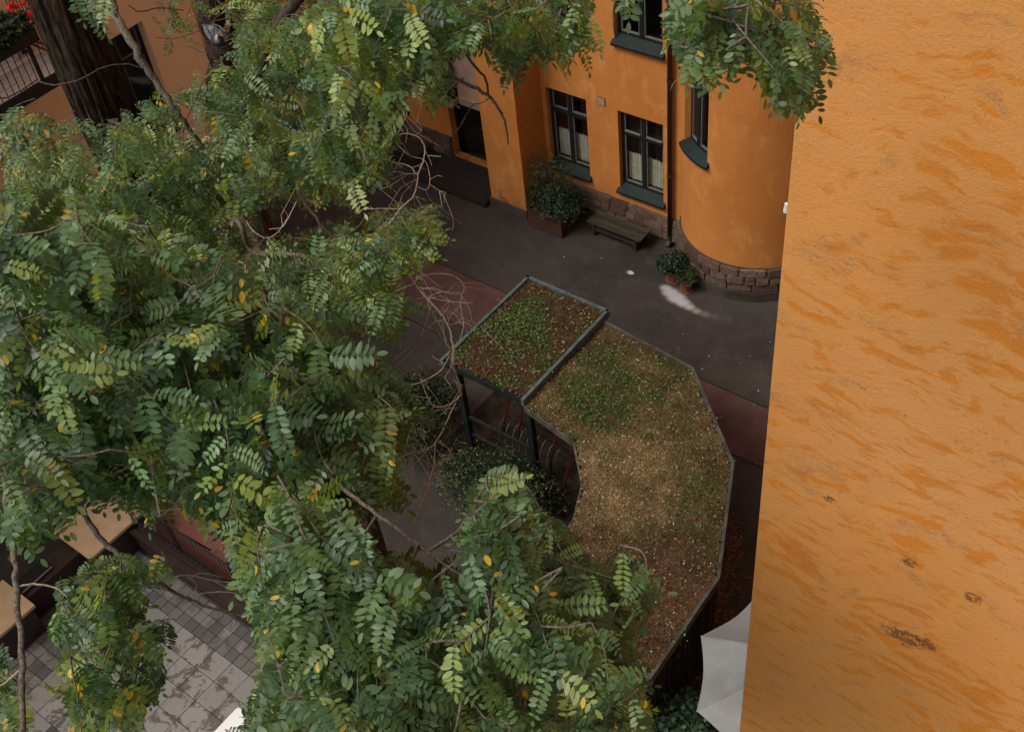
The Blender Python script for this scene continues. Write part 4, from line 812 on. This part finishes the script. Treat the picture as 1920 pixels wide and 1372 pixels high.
TWB = [  # bare pale looping twigs over the courtyard
 [(748, 160, 5.6, .004), (752, 195, 5.6, .004), (763, 212, 5.6, .0042), (756, 230, 5.6, .0042), (745, 252, 5.6, .004)],
 [(740, 254, 5.6, .004), (765, 251, 5.6, .0045), (784, 257, 5.6, .005), (796, 275, 5.6, .0053), (794, 300, 5.6, .0055), (784, 328, 5.6, .006), (782, 345, 5.6, .006), (774, 370, 5.6, .006), (754, 388, 5.6, .0058), (735, 412, 5.6, .005), (705, 440, 5.7, .004)],
 [(722, 306, 5.6, .0038), (748, 306, 5.6, .004), (768, 312, 5.6, .0045), (782, 328, 5.6, .005)],
 [(726, 328, 5.6, .002), (745, 322, 5.6, .0025), (762, 326, 5.6, .003), (782, 326, 5.6, .0035)],
 [(690, 392, 5.7, .003), (720, 391, 5.7, .003), (752, 390, 5.7, .0035), (776, 370, 5.7, .003), (800, 376, 5.7, .002)],
 [(782, 350, 5.6, .003), (800, 356, 5.6, .003), (806, 340, 5.6, .003), (804, 320, 5.6, .003), (795, 300, 5.6, .0025), (768, 292, 5.6, .002), (744, 270, 5.6, .002)],
 [(805, 345, 5.6, .002), (828, 362, 5.6, .002), (842, 390, 5.6, .0018), (850, 415, 5.6, .0015), (848, 432, 5.6, .001)],
 [(795, 278, 5.6, .0022), (806, 300, 5.6, .002), (810, 312, 5.6, .0015)],
 [(776, 255, 5.6, .002), (790, 245, 5.6, .002), (783, 228, 5.6, .002), (770, 215, 5.6, .0015)],
 [(700, 345, 5.7, .002), (722, 362, 5.7, .0022), (745, 380, 5.7, .002), (780, 408, 5.7, .002)],
 [(505, 430, 6.0, .003), (530, 425, 6.0, .0035), (545, 400, 6.0, .004), (556, 378, 6.0, .003)],
 [(462, 415, 6.0, .005), (478, 436, 6.0, .005), (500, 446, 6.0, .0045), (520, 436, 6.0, .0035), (540, 408, 6.0, .0025)],
 # vine hanging over the shelter corner
 [(752, 495, 5.7, .005), (770, 520, 5.7, .005), (790, 548, 5.7, .006), (822, 582, 5.7, .007), (840, 610, 5.7, .008), (848, 640, 5.7, .0085), (850, 668, 5.7, .009), (846, 690, 5.7, .007)],
 [(775, 530, 5.7, .0045), (790, 518, 5.7, .005), (815, 514, 5.7, .005), (840, 514, 5.7, .0045), (858, 522, 5.7, .0045), (871, 538, 5.7, .004), (866, 552, 5.7, .0035), (864, 575, 5.7, .0035), (869, 610, 5.7, .003), (858, 650, 5.7, .003)],
 [(700, 580, 5.8, .003), (720, 560, 5.7, .005), (745, 545, 5.7, .005), (778, 532, 5.7, .005)],
 [(786, 540, 5.7, .003), (812, 540, 5.7, .0032), (835, 548, 5.7, .0032), (862, 548, 5.7, .003)],
 [(800, 560, 5.7, .003), (825, 548, 5.7, .003), (850, 552, 5.7, .0025), (864, 550, 5.7, .002)],
 [(788, 536, 5.7, .0025), (800, 560, 5.7, .0028), (806, 580, 5.7, .003), (820, 600, 5.7, .003), (838, 640, 5.7, .003)],
 [(862, 575, 5.7, .0025), (845, 592, 5.7, .002), (838, 612, 5.7, .002)], [(864, 552, 5.7, .002), (880, 580, 5.7, .0018), (886, 606, 5.7, .0013)],
 [(815, 600, 5.7, .002), (840, 608, 5.7, .002), (870, 604, 5.7, .002), (885, 612, 5.7, .0015)],
 [(835, 552, 5.7, .002), (842, 570, 5.7, .002), (830, 590, 5.7, .002)], [(790, 505, 5.7, .0015), (792, 520, 5.7, .002), (815, 560, 5.7, .002)],
 [(739, 726, 5.6, .0045), (770, 722, 5.6, .0045), (800, 712, 5.6, .0045), (828, 692, 5.6, .0045), (842, 668, 5.65, .004)],
 [(862, 742, 5.6, .004), (852, 752, 5.6, .0045), (830, 762, 5.6, .0045), (812, 760, 5.6, .004), (802, 745, 5.6, .0035), (788, 710, 5.6, .003)],
 [(855, 755, 5.5, .0045), (842, 780, 5.45, .005), (828, 810, 5.4, .005), (812, 834, 5.3, .0052), (800, 842, 5.25, .005), (775, 848, 5.2, .0035), (745, 858, 5.2, .003), (718, 862, 5.2, .002)],
 [(766, 792, 5.3, .002), (785, 793, 5.3, .0025), (812, 786, 5.3, .0028), (835, 770, 5.4, .003), (850, 752, 5.5, .003)],
 [(845, 690, 5.65, .003), (835, 706, 5.65, .0025), (834, 712, 5.65, .0015)], [(778, 766, 5.3, .002), (790, 780, 5.3, .002), (808, 786, 5.3, .002)],
 [(772, 985, 4.4, .005), (785, 955, 4.5, .005), (800, 918, 4.6, .0048), (806, 898, 4.7, .0046), (815, 875, 4.8, .004), (840, 858, 4.9, .003), (842, 842, 5.0, .0025), (820, 828, 5.1, .002)],
 [(806, 898, 4.7, .0035), (797, 880, 4.8, .0035), (780, 855, 5.0, .003), (770, 848, 5.1, .003)], [(812, 880, 4.8, .003), (815, 850, 4.9, .003), (816, 830, 5.0, .0025)],
 [(772, 850, 5.1, .002), (774, 880, 5.0, .002), (768, 912, 5.0, .002), (750, 925, 5.0, .0015), (715, 940, 5.0, .001)], [(752, 845, 5.1, .002), (765, 835, 5.1, .0022), (780, 832, 5.1, .002), (800, 838, 5.2, .002)],
 [(745, 860, 5.1, .0018), (730, 850, 5.1, .0018), (712, 865, 5.1, .0015), (690, 870, 5.1, .001)], [(760, 855, 5.1, .0018), (757, 835, 5.1, .0018), (746, 828, 5.1, .0015)],
 [(70, 150, 6.2, .006), (20, 180, 6.2, .0065), (-20, 190, 6.2, .006)], [(270, 130, 6.0, .004), (235, 120, 6.0, .005), (190, 128, 6.0, .0055), (150, 150, 6.0, .006), (100, 160, 6.1, .006), (70, 152, 6.2, .006)],
 [(405, 0, 7.2, .003), (395, 110, 7.2, .004), (370, 180, 7.2, .004), (345, 240, 7.3, .003), (348, 300, 7.3, .003), (362, 340, 7.3, .002)], [(290, 70, 7.4, .003), (330, 72, 7.3, .004), (375, 58, 7.2, .004)], [(240, 10, 6.9, .006), (262, 22, 6.9, .007), (300, 15, 6.9, .006), (345, 20, 6.9, .005)],
 [(350, 85, 7.2, .002), (385, 100, 7.2, .0022), (420, 108, 7.2, .0015)], [(330, 170, 7.3, .002), (360, 165, 7.3, .002), (395, 182, 7.3, .0015)], [(435, 40, 6.9, .004), (500, 35, 6.8, .005), (560, 36, 6.7, .0045), (625, 36, 6.6, .003)],
]
for row in TWB: limb(row, 'twig', TWIGM if row[0][0] > 440 else LIMBDK, grow=False, k=6)
# side sprigs on the bare twigs
sb = MB()
for row in TWB[:34]:
    P = np.array([at(x, y, d) for x, y, d, r in row]); Q = spline(P, 5); L = len(Q)
    for _ in range(int(1 + L*.09)):
        i = random.randrange(1, L - 1); t = Q[i+1] - Q[i-1]; t /= np.linalg.norm(t) + 1e-9; d = np.cross(t, rng.normal(size=3)); d /= np.linalg.norm(d); l = random.uniform(.05, .2); k1 = rng.normal(size=3)*.35
        sb.tube([Q[i], Q[i] + (d + t*.5)*l*.5, Q[i] + (d + t*.8 + k1)*l], [.0018, .0014, .0007], 4, False)
tag(sb.build('sprigs', TWIGM, tree), kind='stuff')

# ---- leaves: regions of the crown in photo pixels with their distances
REG = [  # polygon, distances, twigs, droop, yellow-green share, leaf scale
 dict(p=[(0, 215), (60, 180), (130, 195), (180, 235), (330, 160), (410, 110), (470, 60), (560, -20), (760, -20), (745, 200), (715, 320), (690, 390), (560, 375), (520, 385), (470, 400), (490, 455), (400, 560), (0, 520)], d=(6.2, 9.0), n=340, droop=.5, y=0.36, s=.80),
 dict(p=[(130, -30), (200, -30), (185, 50), (150, 40)], d=(6.0, 6.6), n=3, droop=.8, y=0.3, s=.8),
 dict(p=[(280, -20), (560, -20), (500, 90), (420, 105), (330, 130), (300, 60)], d=(7.0, 9.5), n=34, droop=.4, y=0.55, s=.8),
 dict(p=[(560, -20), (1105, -20), (1125, 95), (1052, 142), (1010, 100), (950, 150), (905, 75), (850, 105), (770, 125), (745, 250), (715, 350), (600, 330), (540, 150)], d=(3.9, 5.6), n=150, droop=.8, y=0.36, s=.66),
 dict(p=[(760, 60), (845, 70), (850, 190), (800, 190), (752, 165)], d=(4.8, 5.6), n=15, droop=.7, y=0.7, s=.66),
 dict(p=[(1245, -30), (1560, -30), (1552, 70), (1525, 180), (1478, 215), (1440, 165), (1395, 95), (1345, 150), (1300, 130), (1255, 150), (1245, 90)], d=(2.2, 2.8), n=44, droop=.85, y=0.25, s=.46),
 dict(p=[(1150, -30), (1215, -30), (1215, 30), (1195, 35), (1165, 5)], d=(2.5, 2.7), n=4, droop=.9, y=0.2, s=.48),
 dict(p=[(470, 470), (560, 435), (680, 405), (820, 385), (848, 460), (790, 492), (735, 515), (700, 520), (775, 570), (785, 605), (745, 648), (690, 625), (640, 620), (540, 580), (440, 560)], d=(5.4, 7.0), n=92, droop=.25, y=0.5, s=.78),
 dict(p=[(-30, 400), (200, 380), (420, 480), (540, 560), (650, 640), (745, 690), (790, 770), (765, 835), (720, 850), (745, 935), (700, 960), (600, 930), (520, 1010), (450, 1100), (430, 1050), (370, 985), (300, 975), (240, 990), (215, 950), (150, 945), (110, 990), (60, 1020), (-30, 1010)], d=(3.3, 4.6), n=320, droop=.6, y=0.18, s=.66),
 dict(p=[(-30, 420), (420, 480), (560, 560), (650, 640), (740, 700), (770, 820), (700, 950), (560, 960), (440, 1060), (380, 960), (150, 900), (-30, 900)], d=(4.8, 7.5), n=270, droop=.4, y=0.35, s=.80),
 dict(p=[(440, 1080), (520, 930), (620, 930), (680, 1020), (750, 1060), (840, 1105), (905, 1095), (870, 1020), (880, 960), (925, 865), (955, 880), (1000, 960), (1062, 978), (1100, 1070), (1190, 1045), (1240, 1160), (1185, 1230), (1225, 1330), (1235, 1400), (425, 1400), (490, 1290), (510, 1220), (480, 1150)], d=(2.75, 3.7), n=340, droop=.45, y=0.2, s=.58),
 dict(p=[(450, 1100), (560, 960), (700, 1030), (850, 1080), (1000, 1080), (1120, 1120), (1180, 1200), (1190, 1400), (430, 1400), (500, 1260)], d=(3.8, 6.0), n=240, droop=.5, y=0.3, s=.72),
 dict(p=[(110, 1085), (190, 1060), (250, 1085), (320, 1165), (320, 1215), (290, 1270), (285, 1400), (150, 1400), (110, 1300), (60, 1270)], d=(3.6, 4.4), n=28, droop=.75, y=0.4, s=.60),
 dict(p=[(-30, 1220), (30, 1250), (70, 1400), (-30, 1400)], d=(3.6, 4.0), n=5, droop=.6, y=0.5, s=.6),
 dict(p=[(160, 1030), (330, 1060), (300, 1110), (200, 1110), (120, 1100)], d=(3.9, 4.4), n=7, droop=.4, y=0.6, s=.5),
]
HOLES = [[(20, 195), (70, 180), (135, 190), (200, 300), (130, 320), (50, 290)], [(285, -20), (395, -20), (455, 30), (455, 112), (400, 130), (300, 120)], [(340, 205), (385, 205), (385, 290), (345, 290)], [(470, 390), (515, 390), (515, 480), (480, 480)], [(225, 40), (300, 60), (330, 250), (290, 250)], [(520, -20), (620, -20), (615, 45), (545, 45)]]
CLEAR = [[(305, 985), (395, 985), (455, 1085), (400, 1075)], [(395, 30), (440, 30), (440, 95), (395, 95)]]
GAPS = [[(900, 1215), (1010, 1190), (1150, 1250), (1140, 1350), (960, 1350), (880, 1290)], [(1060, 1190), (1150, 1180), (1190, 1240), (1110, 1260)], [(640, 935), (720, 940), (770, 1010), (700, 1010)], [(470, 370), (520, 370), (530, 490), (480, 490)]]
GRN = [np.array(c) for c in ((.054, .106, .036), (.070, .132, .054), (.045, .090, .034), (.092, .160, .068), (.108, .170, .055))]; YG = [np.array(c) for c in ((.145, .20, .045), (.19, .235, .06), (.115, .175, .05))]; YEL = np.array((.52, .33, .03))
def leaflet(L, Wd, fold, curl):
    v = [(0, 0, 0)]; xs_ = (.22, .52, .80); ws = (.80, 1.0, .66)
    for x_, w_ in zip(xs_, ws):
        z = -curl*L*x_*x_; v += [(L*x_, 0, z), (L*x_, Wd*.5*w_, z + fold*Wd*w_), (L*x_, -Wd*.5*w_, z + fold*Wd*w_)]
    v.append((L, 0, -curl*L)); f = [(0, 1, 2), (0, 3, 1)]
    for k in (1, 4): f += [(k, k+3, k+4), (k, k+4, k+1), (k, k+2, k+5), (k, k+5, k+3)]
    f += [(7, 10, 8), (7, 9, 10)]; return np.array(v), np.array(f)
def make_leaf(c, yel, r, low=False):
    """one pinnate leaf along +X, upper side +Z; returns verts, tris, colours"""
    n = int(r.integers(6, 10)); LL = .045*r.uniform(.85, 1.15); sp = .0265*r.uniform(.85, 1.1); st = .035; Ltot = st + n*sp; arch = r.uniform(.1, .9); side = r.uniform(-.25, .25); fold_all = r.uniform(-.25, .35)
    def rp(s_): t_ = s_/Ltot; return np.array([s_*(1 - .12*arch*t_), side*s_*t_, -arch*.35*s_*t_])
    V, F, Cc, nv = [], [], [], 0
    for i in range(n + 1):
        s_ = st + i*sp; p = rp(s_); tg_ = rp(s_ + .005) - rp(s_ - .005); tg_ /= np.linalg.norm(tg_)
        for sg in ((1, -1) if i < n else (0,)):
            if r.random() < .03: continue
            L = LL*(.72 + .5*math.sin(math.pi*(i + .7)/(n + .6)))*r.uniform(.88, 1.1) if i < n else LL
            v, f = leaflet(L, L*r.uniform(.42, .50), r.uniform(-.02, .12), r.uniform(-.05, .2))
            if low: v = v[[0, 4, 5, 6, 10]]; f = np.array([(0, 1, 2), (0, 3, 1), (1, 4, 2), (1, 3, 4)])
            a = math.radians(r.uniform(58, 82)); lat = np.array([-tg_[1], tg_[0], 0.]); lat /= np.linalg.norm(lat); nrm_ = np.cross(tg_, lat)
            d = tg_*math.cos(a) + sg*(lat*math.sin(a)) + nrm_*(fold_all*.7 + r.normal()*.12) if sg else tg_ + nrm_*r.normal()*.1
            d /= np.linalg.norm(d); n_ = nrm_ + r.normal(size=3)*.14 - sg*lat*fold_all*.5; n_ -= d*(n_ @ d); n_ /= np.linalg.norm(n_); y_ = np.cross(n_, d)
            V.append(p + v[:, :1]*d + v[:, 1:2]*y_ + v[:, 2:]*n_); F.append(f + nv); nv += len(v)
            q = c*r.uniform(.85, 1.15); q = YEL*r.uniform(.7, 1.1) if r.random() < yel else q; Cc.append(np.tile(q, (len(v), 1)))
    pts_ = [rp(Ltot*t_) for t_ in np.linspace(0, 1, 5)]; v, f = tubev(pts_, [.0014, .0012, .0010, .0008, .0006], 3, False); f = np.array([[q[0], q[1], q[2]] for q in f] + [[q[0], q[2], q[3]] for q in f])
    V.append(v); F.append(f + nv); Cc.append(np.tile(np.array((.13, .15, .05)), (len(v), 1)))
    return np.concatenate(V), np.concatenate(F), np.concatenate(Cc), Ltot
VAR = []
for k in range(40):
    c = (GRN[k % len(GRN)] if k % 4 else YG[k % len(YG)]); cc = c*rng.uniform(.85, 1.15); sd = int(rng.integers(1e9)); VAR.append((make_leaf(cc, .004 if k % 4 else .022, np.random.default_rng(sd)), k % 4 == 0, make_leaf(cc, .004 if k % 4 else .022, np.random.default_rng(sd), True)))
GIDX = [i for i, a in enumerate(VAR) if not a[1]]; YIDX = [i for i, a in enumerate(VAR) if a[1]]
TRK = np.array([ft[0], ft[1]])
leaves = []; twigs = []                               # leaves: (region depth, base, dir, normal, variant, scale)
def frame(d, n): d = d/np.linalg.norm(d); n = n - d*(n @ d); n = n/np.linalg.norm(n); return d, n
for rg in REG:
    poly = np.array(rg['p'], float); lo, hi = poly.min(0), poly.max(0); cnt = 0; tries = 0
    while cnt < rg['n'] and tries < rg['n']*25:
        tries += 1; q = rng.uniform(lo, hi)
        if not inpoly(q, poly)[0]: continue
        D = rng.uniform(*rg['d']); B0 = at(q[0], q[1], D)
        if rg['n'] > 60 and noise.noise(Vector(B0*2.3)) + .5*noise.noise(Vector(B0*5.1)) < -.03 and rng.random() < .85: continue
        if any(inpoly(q, h_)[0] for h_ in GAPS) and rng.random() < .85: continue
        out = np.array([B0[0] - TRK[0], B0[1] - TRK[1], 0]); out /= np.linalg.norm(out) + 1e-6
        td = out*.5 + rng.normal(size=3)*np.array([.6, .6, .3]) + np.array([0, 0, .15 - .6*rg['droop']]); td /= np.linalg.norm(td); L = rng.uniform(.22, .5)*rg['s']
        P = spline(np.array([B0 - td*L*.5, B0 + rng.normal(size=3)*.02, B0 + td*L*.5 + np.array([0, 0, -.22*L*rg['droop']])]), 5); got = []
        for k in range(len(P)):
            for _ in range(1 if k else 0):
                az = rng.normal(size=3); az[2] *= .35; sd_ = az - td*(az @ td); sd_ /= np.linalg.norm(sd_)
                d = sd_*.75 + td*.45 + out*.15 + np.array([0, 0, -rg['droop']*rng.uniform(.35, 1.15)]); n_ = np.array([0, 0, .85]) + out*.25 + rng.normal(size=3)*.42
                d, n_ = frame(d, n_); vi = int(rng.choice(YIDX if rng.random() < rg['y'] else GIDX)); s_ = rg['s']*rng.uniform(.68, 1.22); tip = P[k] + d*VAR[vi][0][3]*s_
                pr = proj(np.array([P[k], tip, P[k]*.4 + tip*.6]))
                if rg['d'][1] > 8 and any(inpoly(pr[1:], h_).any() for h_ in HOLES) and rng.random() < .72: continue
                if any(inpoly(pr[1:], h_).any() for h_ in CLEAR): continue
                iq = inpoly(pr, poly)
                if iq[1:].all() or (iq[2] and rng.random() < .35): got.append((P[k], d, n_, vi, s_))
        if len(got) < 3: continue
        cnt += 1; leaves += got; ki = inpoly(proj(P), poly); a_ = int(np.argmax(ki)); e_ = len(ki) - int(np.argmax(ki[::-1])); P = P[a_:max(e_ - 1, a_ + 2)]; P = P if len(P) > 2 else np.array([got[0][0], (got[0][0] + got[-1][0])/2, got[-1][0]])
        if len(P) > 2: twigs.append((P, td))

LB = np.array([l[0] for l in leaves]); dist = np.linalg.norm(LB - EYE, axis=1); q = proj(LB); vis = (q[:, 0] > 20) & (q[:, 0] < 1900) & (q[:, 1] > 20) & (q[:, 1] < 1350)
order = np.argsort(np.where(vis, dist, 99)); near = set(order[:300].tolist())
vm = [mesh('leaf', a[0][0], a[0][1], LEAF, a[0][2], True) for a in VAR]
V, F, Cc, nv = [], [], [], 0
for i, (p, d, n_, vi, s_) in enumerate(leaves):
    y_ = np.cross(n_, d); Rm = np.stack([d, y_, n_], 1)
    if i in near:
        o = bpy.data.objects.new('leaf', vm[vi]); C.objects.link(o); o.parent = tree
        o.matrix_local = Matrix([[Rm[r_, 0]*s_, Rm[r_, 1]*s_, Rm[r_, 2]*s_, p[r_]] for r_ in range(3)] + [[0, 0, 0, 1]])
    else:
        v, f, c, _ = VAR[vi][0 if dist[i] < 4.6 else 2]; V.append(p + (v*s_) @ Rm.T); F.append(f + nv); Cc.append(c*rng.uniform(.55, 1.45)); nv += len(v)
tag(link('foliage', mesh('foliage', np.concatenate(V), np.concatenate(F), LEAF, np.concatenate(Cc), True), tree), kind='stuff')
# twigs grow from the nearest branch already there
nodes = np.array(limb_nodes); tb_ = MB(); todo = list(range(len(twigs))); bases = np.array([t_[0][0] for t_ in twigs]); allpoly = [np.array(r_['p'], float) for r_ in REG]
bd = np.array([np.linalg.norm(nodes - b_, axis=1).min() for b_ in bases]); bi = np.array([nodes[np.argmin(np.linalg.norm(nodes - b_, axis=1))] for b_ in bases])
done = np.zeros(len(twigs), bool)
for _ in range(len(twigs)):
    i = int(np.argmin(np.where(done, 1e9, bd))); done[i] = True; P, td = twigs[i]; tb_.tube(P, np.linspace(.0032, .0012, len(P)), 4, False)
    mids = proj(np.array([bi[i]*(1 - t_) + bases[i]*t_ for t_ in (.15, .35, .5, .65, .85)])); ok = np.zeros(5, bool)
    for pl in allpoly: ok |= inpoly(mids, pl)
    if ok.all() and bd[i] < 1.6 and not any(inpoly(mids, h_).any() for h_ in HOLES):
        m_ = (bi[i] + bases[i])/2 + rng.normal(size=3)*.05*bd[i] + np.array([0, 0, -.04*bd[i]]); Q = spline(np.array([bi[i], m_, bases[i]]), 4); tb_.tube(Q, np.linspace(.0032, .0024, len(Q)), 5, False)
    for nn in (P[0], P[len(P)//2]):
        dd = np.linalg.norm(bases - nn, axis=1); u = (dd < bd) & ~done; bd[u] = dd[u]; bi[u] = nn
tag(tb_.build('twigs', LIMB, tree), kind='stuff')
# distant foliage of the slimmer tree
v, f, c = leaf_cloud(700, ell(at(480, 60, 11.4), (.35, .35, .5), .6), .07, [(.10, .12, .03), (.05, .08, .03)]); tag(link('crown', mesh('crown', v, f, BUSHL, c), tree2), kind='stuff')

# ------------------------------------------------------------------ pigeon on its nest
npos = at(412, 84, 10.55)
ns = empty('bird_nest', npos, 'untidy twig nest in the fork of the dark stem', 'nest')
nb = MB()
for k in range(130):
    a = random.uniform(0, 6.28); r_ = random.uniform(.05, .13); t_ = np.array([-math.sin(a), math.cos(a), random.uniform(-.3, .3)]); c0 = np.array([math.cos(a)*r_, math.sin(a)*r_, random.uniform(-.06, .02)]); l = random.uniform(.05, .12)
    nb.tube([c0 - t_*l, c0 + np.array([0, 0, .01]), c0 + t_*l], .0022, 4, False)
nb.build('twig_bowl', LIMBDK, ns)
fwd = np.array([-npos[0], -npos[1], 0]); fwd = -fwd/np.linalg.norm(fwd); hd = -fwd; ang = math.atan2(hd[1], hd[0]) + .25
pg = empty('pigeon', npos + np.array([0, 0, .03]), 'grey wood pigeon with white neck patches sitting on the nest', 'bird'); pg.rotation_euler = (0, 0, ang)
prof = [(-.235, .075, .045, .006), (-.17, .07, .045, .012), (-.12, .066, .04, .022), (-.08, .058, .05, .045), (-.02, .045, .066, .062), (.04, .045, .07, .068), (.085, .06, .058, .058), (.11, .085, .040, .042), (.125, .112, .030, .032), (.14, .132, .028, .028), (.160, .137, .021, .021), (.176, .134, .008, .008), (.196, .128, .003, .003)]
k = 16; V = []; Cc = []
for x_, z_, w_, h_ in prof:
    for j in range(k):
        a = j/k*6.2832; V.append((x_, math.cos(a)*w_, z_ + math.sin(a)*h_)); g = np.array((.075, .08, .09))
        if x_ < -.15: g = np.array((.05, .05, .055))
        elif x_ < -.06: g = np.array((.14, .155, .18))
        elif x_ < .06: g = np.array((.07, .062, .06)) if math.sin(a) > -.2 else np.array((.10, .065, .065))
        elif .10 < x_ < .115 and abs(math.cos(a)) > .6: g = np.array((.42, .42, .42))
        elif x_ > .165: g = np.array((.20, .10, .04))
        Cc.append(g)
F = [[i*k + j, i*k + (j+1) % k, (i+1)*k + (j+1) % k, (i+1)*k + j] for i in range(len(prof) - 1) for j in range(k)]
body = mesh('body', V, F, MOSSM, np.array(Cc), True); bo = link('body', body, pg)
for s_ in (-1, 1):
    v, f = lathe([(.001, -.004), (.0035, -.002), (.0042, 0), (.0035, .002), (.001, .004)], 8); link('eye', mesh('eye', v + np.array([.148, s_*.0245, .140]), f, BLACK), pg)
    wv_ = [(-.19, s_*.035, .085), (-.10, s_*.062, .07), (.0, s_*.070, .055), (.06, s_*.066, .06), (.05, s_*.058, .09), (-.04, s_*.050, .104), (-.12, s_*.03, .095)]; n0 = len(wv_); wv_ += [(x_, y_ + s_*.008, z_ + .004) for x_, y_, z_ in wv_]
    link('wing', mesh('wing', wv_, [list(range(n0)), list(range(n0, 2*n0))] + [[i, (i+1) % n0, n0 + (i+1) % n0, n0 + i] for i in range(n0)], plain('wing grey', (.075, .078, .085), .2, 40, .8)), pg)
